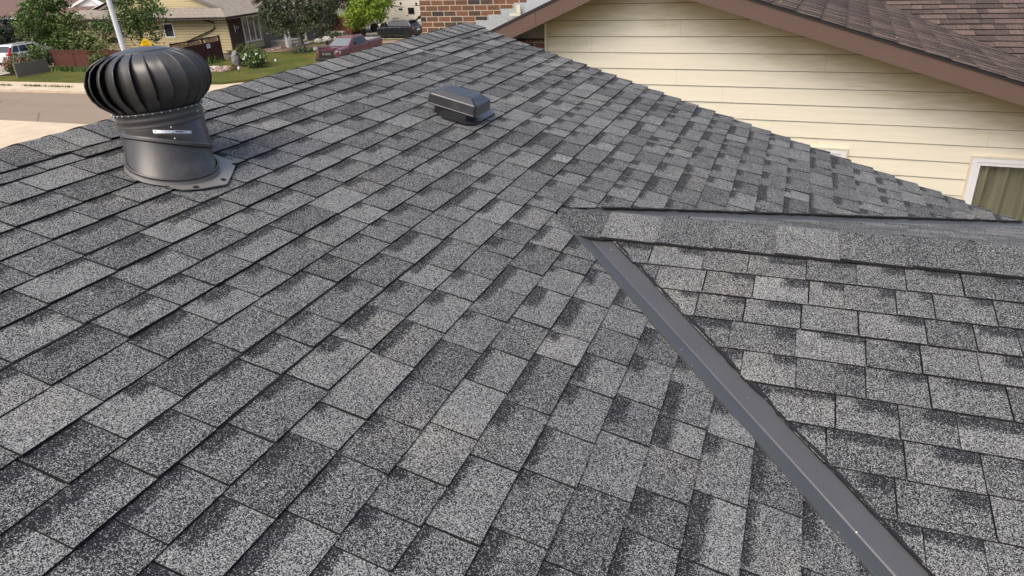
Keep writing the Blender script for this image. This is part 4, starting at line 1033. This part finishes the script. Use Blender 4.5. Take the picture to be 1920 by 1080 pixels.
# --- pickup (x forward)
pk = thing('pickup_truck', 'maroon crew cab pickup truck with black grille parked at the kerb', 'truck', (-27.38, 41.4, .06), R(-91)); pk.scale = (.88, .88, .88)
q = MB(); q.loft(body_loft([(2.92, .62, 1.10, .80), (2.80, .50, 1.16, .96), (2.55, .45, 1.20, 1.0), (1.35, .45, 1.27, 1.01), (1.15, .45, 1.30, 1.01), (-1.15, .45, 1.31, 1.01)]))
b_ = q.build('body', M_MAROON, pk, local=True, smooth=False)
q = MB(); q.loft(body_loft([(-1.19, .52, 1.36, 1.01), (-2.85, .55, 1.36, 1.01), (-2.95, .6, 1.33, .98)])); q.build('cargo_bed', M_MAROON, pk, local=True)
q = MB(); q.box((-2.86, -.86, 1.36), (-1.25, .86, 1.40)); q.build('bed_cover', M_GREYC, pk, local=True)
greenhouse(pk, M_MAROON, 1.42, -1.12, .93, 1.27, .55, -.88, .74, 1.82, ((.19, .50), (.54, .86)))
q = MB(); q.prism([(1.30, -.42), (2.6, -.30), (2.75, 0), (2.6, .30), (1.30, .42)], 'z', 1.2, 1.265); bevel(q.build('hood_bulge', M_MAROON, pk, local=True), .02)
q = MB(); q.box((2.80, -.66, .74), (2.945, .66, 1.13)); bevel(q.build('grille', M_BLKP, pk, local=True), .03)
text_mesh('lettering', 'RAM', .26, M_CHROME, Matrix.Translation((2.955, 0, .94)) @ Matrix.Rotation(R(90), 4, 'Z') @ Matrix.Rotation(R(90), 4, 'X') @ Matrix.Scale(1.35, 4, (1, 0, 0)), pk, .006)
q = MB()
for a in ((-.68, .71, .68, .74), (-.68, 1.13, .68, 1.16)): q.box((2.86, a[0], a[1]), (2.955, a[2], a[3]))
q.build('grille_trim', M_BLKP, pk, local=True)
q = MB(); q.box((2.75, -.98, .46), (3.02, .98, .68)); bevel(q.build('bumper', M_BLKP, pk, local=True), .05)
for s_ in (-1, 1):
    q = MB(); q.loft([[(2.93, s_ * .67, .88), (2.93, s_ * .67, 1.09), (2.70, s_ * 1.005, 1.10), (2.70, s_ * 1.005, .90)], [(2.86, s_ * .67, .88), (2.86, s_ * .67, 1.09), (2.60, s_ * .96, 1.10), (2.60, s_ * .96, .90)]]); q.build('headlight', M_LAMP, pk, local=True)
    q = MB(); q.tube([(2.945, s_ * .68, .90), (2.73, s_ * 1.01, .92)], .018, 5); q.tube([(2.945, s_ * .68, 1.0), (2.73, s_ * 1.01, 1.01)], .012, 5); q.build('headlight_trim', M_BLKP, pk, local=True)
    q = MB(); q.box((.98, s_ * 1.02 - (.02 if s_ < 0 else 0) + (s_ * .06), 1.31), (1.12, s_ * 1.02 + s_ * .24, 1.62)); q.box((1.02, min(s_ * .92, s_ * 1.08), 1.36), (1.1, max(s_ * .92, s_ * 1.08), 1.42)); bevel(q.build('mirror', M_BLKP, pk, local=True), .03)
    for x_ in (.15, -.95): q = MB(); q.box((x_, s_ * 1.005 - .012, 1.08), (x_ + .2, s_ * 1.005 + .024, 1.13)); q.build('door_handle', M_MAROON, pk, local=True)
    for x_ in (1.36, .18, -1.16): q = MB(); q.box((x_, s_ * 1.002 - .006, .52), (x_ + .012, s_ * 1.002 + .010, 1.24)); q.build('door_seam', M_BLKP, pk, local=True)
    for x_ in (1.85, -1.95):
        wheel(pk, x_, s_ * .88, .41, .29, M_RIM, s_)
        q = MB(); pts = [(x_ + .52 * math.cos(t), .42 + .50 * math.sin(t)) for t in [math.pi * i / 14 for i in range(15)]]
        q.tube([(p[0], s_ * 1.005, p[1]) for p in pts], .035, 6); q.build('wheel_arch', M_MAROON, pk, local=True, smooth=True)
        q = MB(); q.prism(pts, 'y', s_ * 1.0 - .012, s_ * 1.0 + .014); q.build('wheel_well', M_BLKP, pk, local=True)
    q = MB(); q.box((-2.97, s_ * .93 - .07, .95), (-2.90, s_ * .93 + .07, 1.30)); q.build('tail_light', M_TAIL, pk, local=True)
for y in (-.5, -.25, 0, .25, .5): q = MB(); q.blob((.43, y, 1.83), (.06, .05, .03), 1, 8, 5, 0); q.build('clearance_light', M_AMB, pk, local=True)
# --- small black hatchback facing left
mn = thing('hatchback_car', 'small black hatchback car with dark wheels parked on the driveway', 'car', (-30.9, 54.3, .02), R(175)); mn.scale = (.95, .95, .95)
q = MB(); q.loft(body_loft([(1.93, .35, .62, .55), (1.86, .24, .78, .74), (1.55, .20, .90, .83), (.95, .20, .97, .86), (-.2, .20, .99, .86), (-1.4, .20, 1.0, .85), (-1.78, .26, .98, .80), (-1.93, .36, .78, .74), (-1.95, .40, .60, .70)])); q.build('body', M_MINI, mn, local=True, smooth=False)
greenhouse(mn, M_MINI, .98, -1.72, .77, .97, .42, -1.40, .62, 1.41, ((.16, .42), (.45, .70), (.73, .90)))
q = MB(); q.box((-1.62, -.56, 1.36), (-1.36, .56, 1.41)); q.build('roof_spoiler', M_BLKP, mn, local=True)
for s_ in (-1, 1):
    for x_ in (1.22, -1.30): 
        wheel(mn, x_, s_ * .745, .315, .2, M_RIM, s_)
        pts = [(x_ + .39 * math.cos(t), .315 + .38 * math.sin(t)) for t in [math.pi * i / 14 for i in range(15)]]
        q = MB(); q.prism(pts, 'y', s_ * .852 - .02, s_ * .852 + .006); q.build('wheel_well', M_BLKP, mn, local=True)
    q = MB(); q.blob((-1.88, s_ * .62, .80), (.07, .10, .14), 1, 10, 8, 0); q.build('tail_light', M_TAIL, mn, local=True, smooth=True)
    for x_ in (.18, -.72): q = MB(); q.box((x_, s_ * .852 - .01, .84), (x_ + .17, s_ * .852 + .025, .90)); q.build('door_handle', M_CHROME, mn, local=True)
    q = MB(); q.box((.98, s_ * .86 - .005, .82), (1.1, s_ * .86 + .012, .88)); q.build('side_badge', M_CHROME, mn, local=True)
    q = MB(); q.box((.72, min(s_ * .80, s_ * 1.0), 1.0), (.86, max(s_ * .80, s_ * 1.0), 1.14)); bevel(q.build('mirror', M_BLKP, mn, local=True), .02)
    q = MB(); q.blob((1.80, s_ * .58, .72), (.10, .12, .12), 1, 10, 8, 0); q.build('headlight', M_LAMP, mn, local=True, smooth=True)
q = MB(); q.box((-1.965, -.24, .62), (-1.945, .24, .73)); q.build('number_plate', M_WHITE, mn, local=True)
q = MB(); q.box((-2.0, -.66, .28), (-1.86, .66, .48)); bevel(q.build('bumper', M_BLKP, mn, local=True), .03)
# --- white SUV seen from behind
sv = thing('white_suv', 'white sport utility car with red tail lamps parked nose in at the left edge', 'car', (-52.9, 38.2, .145), R(90)); sv.scale = (.95, .95, .95)
q = MB(); q.loft(body_loft([(2.2, .35, .85, .62), (2.05, .25, .98, .84), (1.6, .22, 1.05, .92), (.9, .22, 1.10, .93), (-1.2, .22, 1.15, .93), (-2.0, .26, 1.16, .90), (-2.22, .34, 1.0, .86), (-2.26, .45, .75, .82)])); q.build('body', M_SUV, sv, local=True)
greenhouse(sv, M_SUV, 1.0, -2.15, .83, 1.1, .35, -1.72, .66, 1.69, ((.17, .45), (.48, .72), (.75, .92)))
for s_ in (-1, 1):
    for x_ in (1.36, -1.32): 
        wheel(sv, x_, s_ * .80, .35, .22, M_RIMS, s_)
        pts = [(x_ + .42 * math.cos(t), .35 + .41 * math.sin(t)) for t in [math.pi * i / 14 for i in range(15)]]
        q = MB(); q.prism(pts, 'y', s_ * .925 - .02, s_ * .925 + .006); q.build('wheel_well', M_BLKP, sv, local=True)
    q = MB(); q.box((-2.25, min(s_ * .56, s_ * .93), .98), (-1.92, max(s_ * .56, s_ * .93), 1.09)); q.loft([[(-2.24, s_ * .74, 1.08), (-2.24, s_ * .86, 1.08), (-2.05, s_ * .88, 1.08), (-2.05, s_ * .74, 1.08)], [(-1.88, s_ * .62, 1.52), (-1.88, s_ * .70, 1.52), (-1.75, s_ * .71, 1.52), (-1.75, s_ * .62, 1.52)]]); q.build('tail_light', M_TAIL, sv, local=True)
    q = MB(); q.box((-1.5, s_ * .60 - .02, 1.70), (.2, s_ * .60 + .02, 1.73)); q.build('roof_rail', M_BLKP, sv, local=True)
q = MB(); q.box((-2.285, -.26, .80), (-2.265, .26, .94)); q.build('number_plate', M_WHITE, sv, local=True)
q = MB(); q.box((-2.31, -.82, .30), (-2.15, .82, .50)); bevel(q.build('bumper', M_BLKP, sv, local=True), .04)
# --- travel trailer
rv = thing('travel_trailer', 'large cream travel trailer with dark swoosh stripes behind the black hatchback', 'trailer', (-32.5, 58.0, .12))
q = MB(); q.prism([(-38.5, .75), (-28.5, .75), (-26.6, 1.5), (-26.4, 2.4), (-26.9, 3.3), (-38.5, 3.3)], 'y', 58.0, 60.4); bevel(q.build('shell', M_RVW, rv), .12, 3)
q = MB(); q.box((-38.4, 57.96, 2.68), (-26.9, 57.999, 2.80)); q.build('awning_case', M_BLKP, rv)
def swoosh(pts, w_):
    q = MB(); pts = [Vector(p) for p in pts]
    for i in range(len(pts) - 1): 
        a, b = pts[i], pts[i + 1]; wa = w_ * (1 - i / (len(pts) - 1)); wb = w_ * (1 - (i + 1) / (len(pts) - 1))
        q.face([(a.x, 57.994, a.y - wa), (b.x, 57.994, b.y - wb), (b.x, 57.994, b.y + wb), (a.x, 57.994, a.y + wa)])
    q.build('stripe', M_BLKP, rv, fix=False)
swoosh([(-34.9, 2.56), (-34.2, 2.42), (-33.5, 2.2), (-32.6, 2.06), (-32.1, 2.05)], .09); swoosh([(-30.2, 2.12), (-31.0, 2.15), (-31.6, 2.16)], .05)
swoosh([(-30.5, 1.36), (-31.0, 1.18), (-31.4, .86), (-31.5, .7)], .17) ; swoosh([(-33.6, 1.1), (-33.0, 1.16), (-32.8, 1.18)], .04)
q = MB(); q.box((-31.95, 57.95, 1.50), (-31.35, 57.999, 2.0)); wv = q.build('window', M_BLKP, rv); bevel(wv, .05); q = MB(); q.box((-31.9, 57.945, 1.55), (-31.4, 57.952, 1.95)); q.build('window_pane', M_GLASSG, wv)
q = MB(); q.box((-32.85, 57.97, 1.82), (-32.5, 57.999, 1.95)); q.build('refrigerator_vent', M_BLKP, rv)
for x_, z_ in ((-32.6, 2.35), (-31.1, 2.30), (-32.05, 1.36), (-32.5, 1.0)): q = MB(); q.blob((x_, 57.98, z_), (.09 if z_ > 2 else .05, .03, .11 if z_ > 2 else .05), 1, 10, 6, 0); q.build('marker_light', M_BLKP, rv)
q = MB(); q.box((-30.55, 57.93, 1.4), (-30.3, 57.999, 1.95)); q.build('door_vent', M_BLKP, rv)
for x_ in (-35.6, -34.6): wheel_ = MB(); wheel_.loft([[(x_ + .38 * math.cos(t), y, .38 + .38 * math.sin(t)) for t in [2 * math.pi * i / 20 for i in range(20)]] for y in (58.05, 58.3)]); wheel_.build('wheel', M_TYRE, rv)
for x_ in (-37.8, -29.2): q = MB(); q.box((x_, 58.2, .12), (x_ + .1, 58.3, .78)); q.build('jack_leg', M_GALV, rv)
# red shed wall behind the trees
sh = thing('red_shed', 'small red shed half hidden between the grey green and lime trees', 'shed', (-38.2, 56.5, .1))
q = MB(); q.box((-38.6, 56.0, .1), (-36.6, 57.8, 1.7)); q.build('wall', M_RED2, sh); q = MB(); q.prism([(-38.8, 1.66), (-36.4, 1.66), (-37.6, 2.2)], 'y', 55.8, 58.0); q.build('roof', M_GREYC, sh)

# ------------------------------------------------------------------ brown roofed white house, far left
wh = thing('white_gabled_house', 'house with brown roof and white gables behind the large green tree', 'house', (-62, 46, .1))
q = MB(); lap(q, (-80, 45.5), (-58.2, 45.5), .2, 2.75, (0, -1), .2); q.build('lap_siding', M_GREYWALL, wh, fix=False)
q = MB(); q.box((-80, 45.52, 0), (-47, 60, 2.7)); q.build('wall_core', M_GREYWALL, wh)
q = MB(); q.prism([(-59.0, 3.0), (-52.6, 3.0), (-55.6, 4.15)], 'y', 46.9, 47.1); q.prism([(-56.6, .1), (-50.2, .1), (-50.2, 2.5), (-53.7, 3.42), (-56.6, 2.42)], 'y', 45.9, 46.1); q.build('gable_wall', M_WHITE, wh)
q = MB(); q.face([(-80, 45.0, 2.85), (-59.0, 45.0, 2.85), (-50, 48, 3.9), (-50, 54, 5.9), (-80, 54, 5.9)], [(0, .9)] * 5, **A_); q.face([(-80, 63, 2.85), (-80, 54, 5.9), (-50, 54, 5.9), (-50, 63, 2.85)], U4, **A_)
q.face([(-59.0, 45.2, 2.35), (-56.7, 45.2, 2.42), (-53.7, 46.6, 3.44), (-58.2, 46.8, 3.5)], U4, **A_); q.build('roof', M_BR2, wh, fix=False)
q = MB(); q.box((-80, 44.9, 2.70), (-59.2, 45.0, 2.86)); q.build('gutter', M_WHITE, wh)
q = MB()
for (xa, za, xb, zb_) in ((-59.2, 3.05, -55.6, 4.25), (-56.7, 2.46, -53.7, 3.48), (-55.6, 4.25, -52.4, 3.1), (-53.69, 3.47, -50.0, 2.5)): q.loft([[(x, 45.7 if z < 3.49 and x > -57 else 46.7, z + .1), (x, 46.88 if not (z < 3.49 and x > -57) else 45.88, z + .1), (x, 46.88 if not (z < 3.49 and x > -57) else 45.88, z - .1), (x, 45.7 if z < 3.49 and x > -57 else 46.7, z - .1)] for x, z in ((xa, za), (xb, zb_))])
q.build('gable_fascia', M_WHITE, wh)
q = MB(); q.box((-66.2, 45.40, .55), (-64.4, 45.48, 2.5)); fr = q.build('window', M_WHITE, wh); q = MB(); q.box((-66.1, 45.38, .65), (-65.2, 45.395, 2.42)); q.box((-65.1, 45.38, .65), (-64.5, 45.395, 2.42)); q.build('window_pane', M_GLASS, fr)
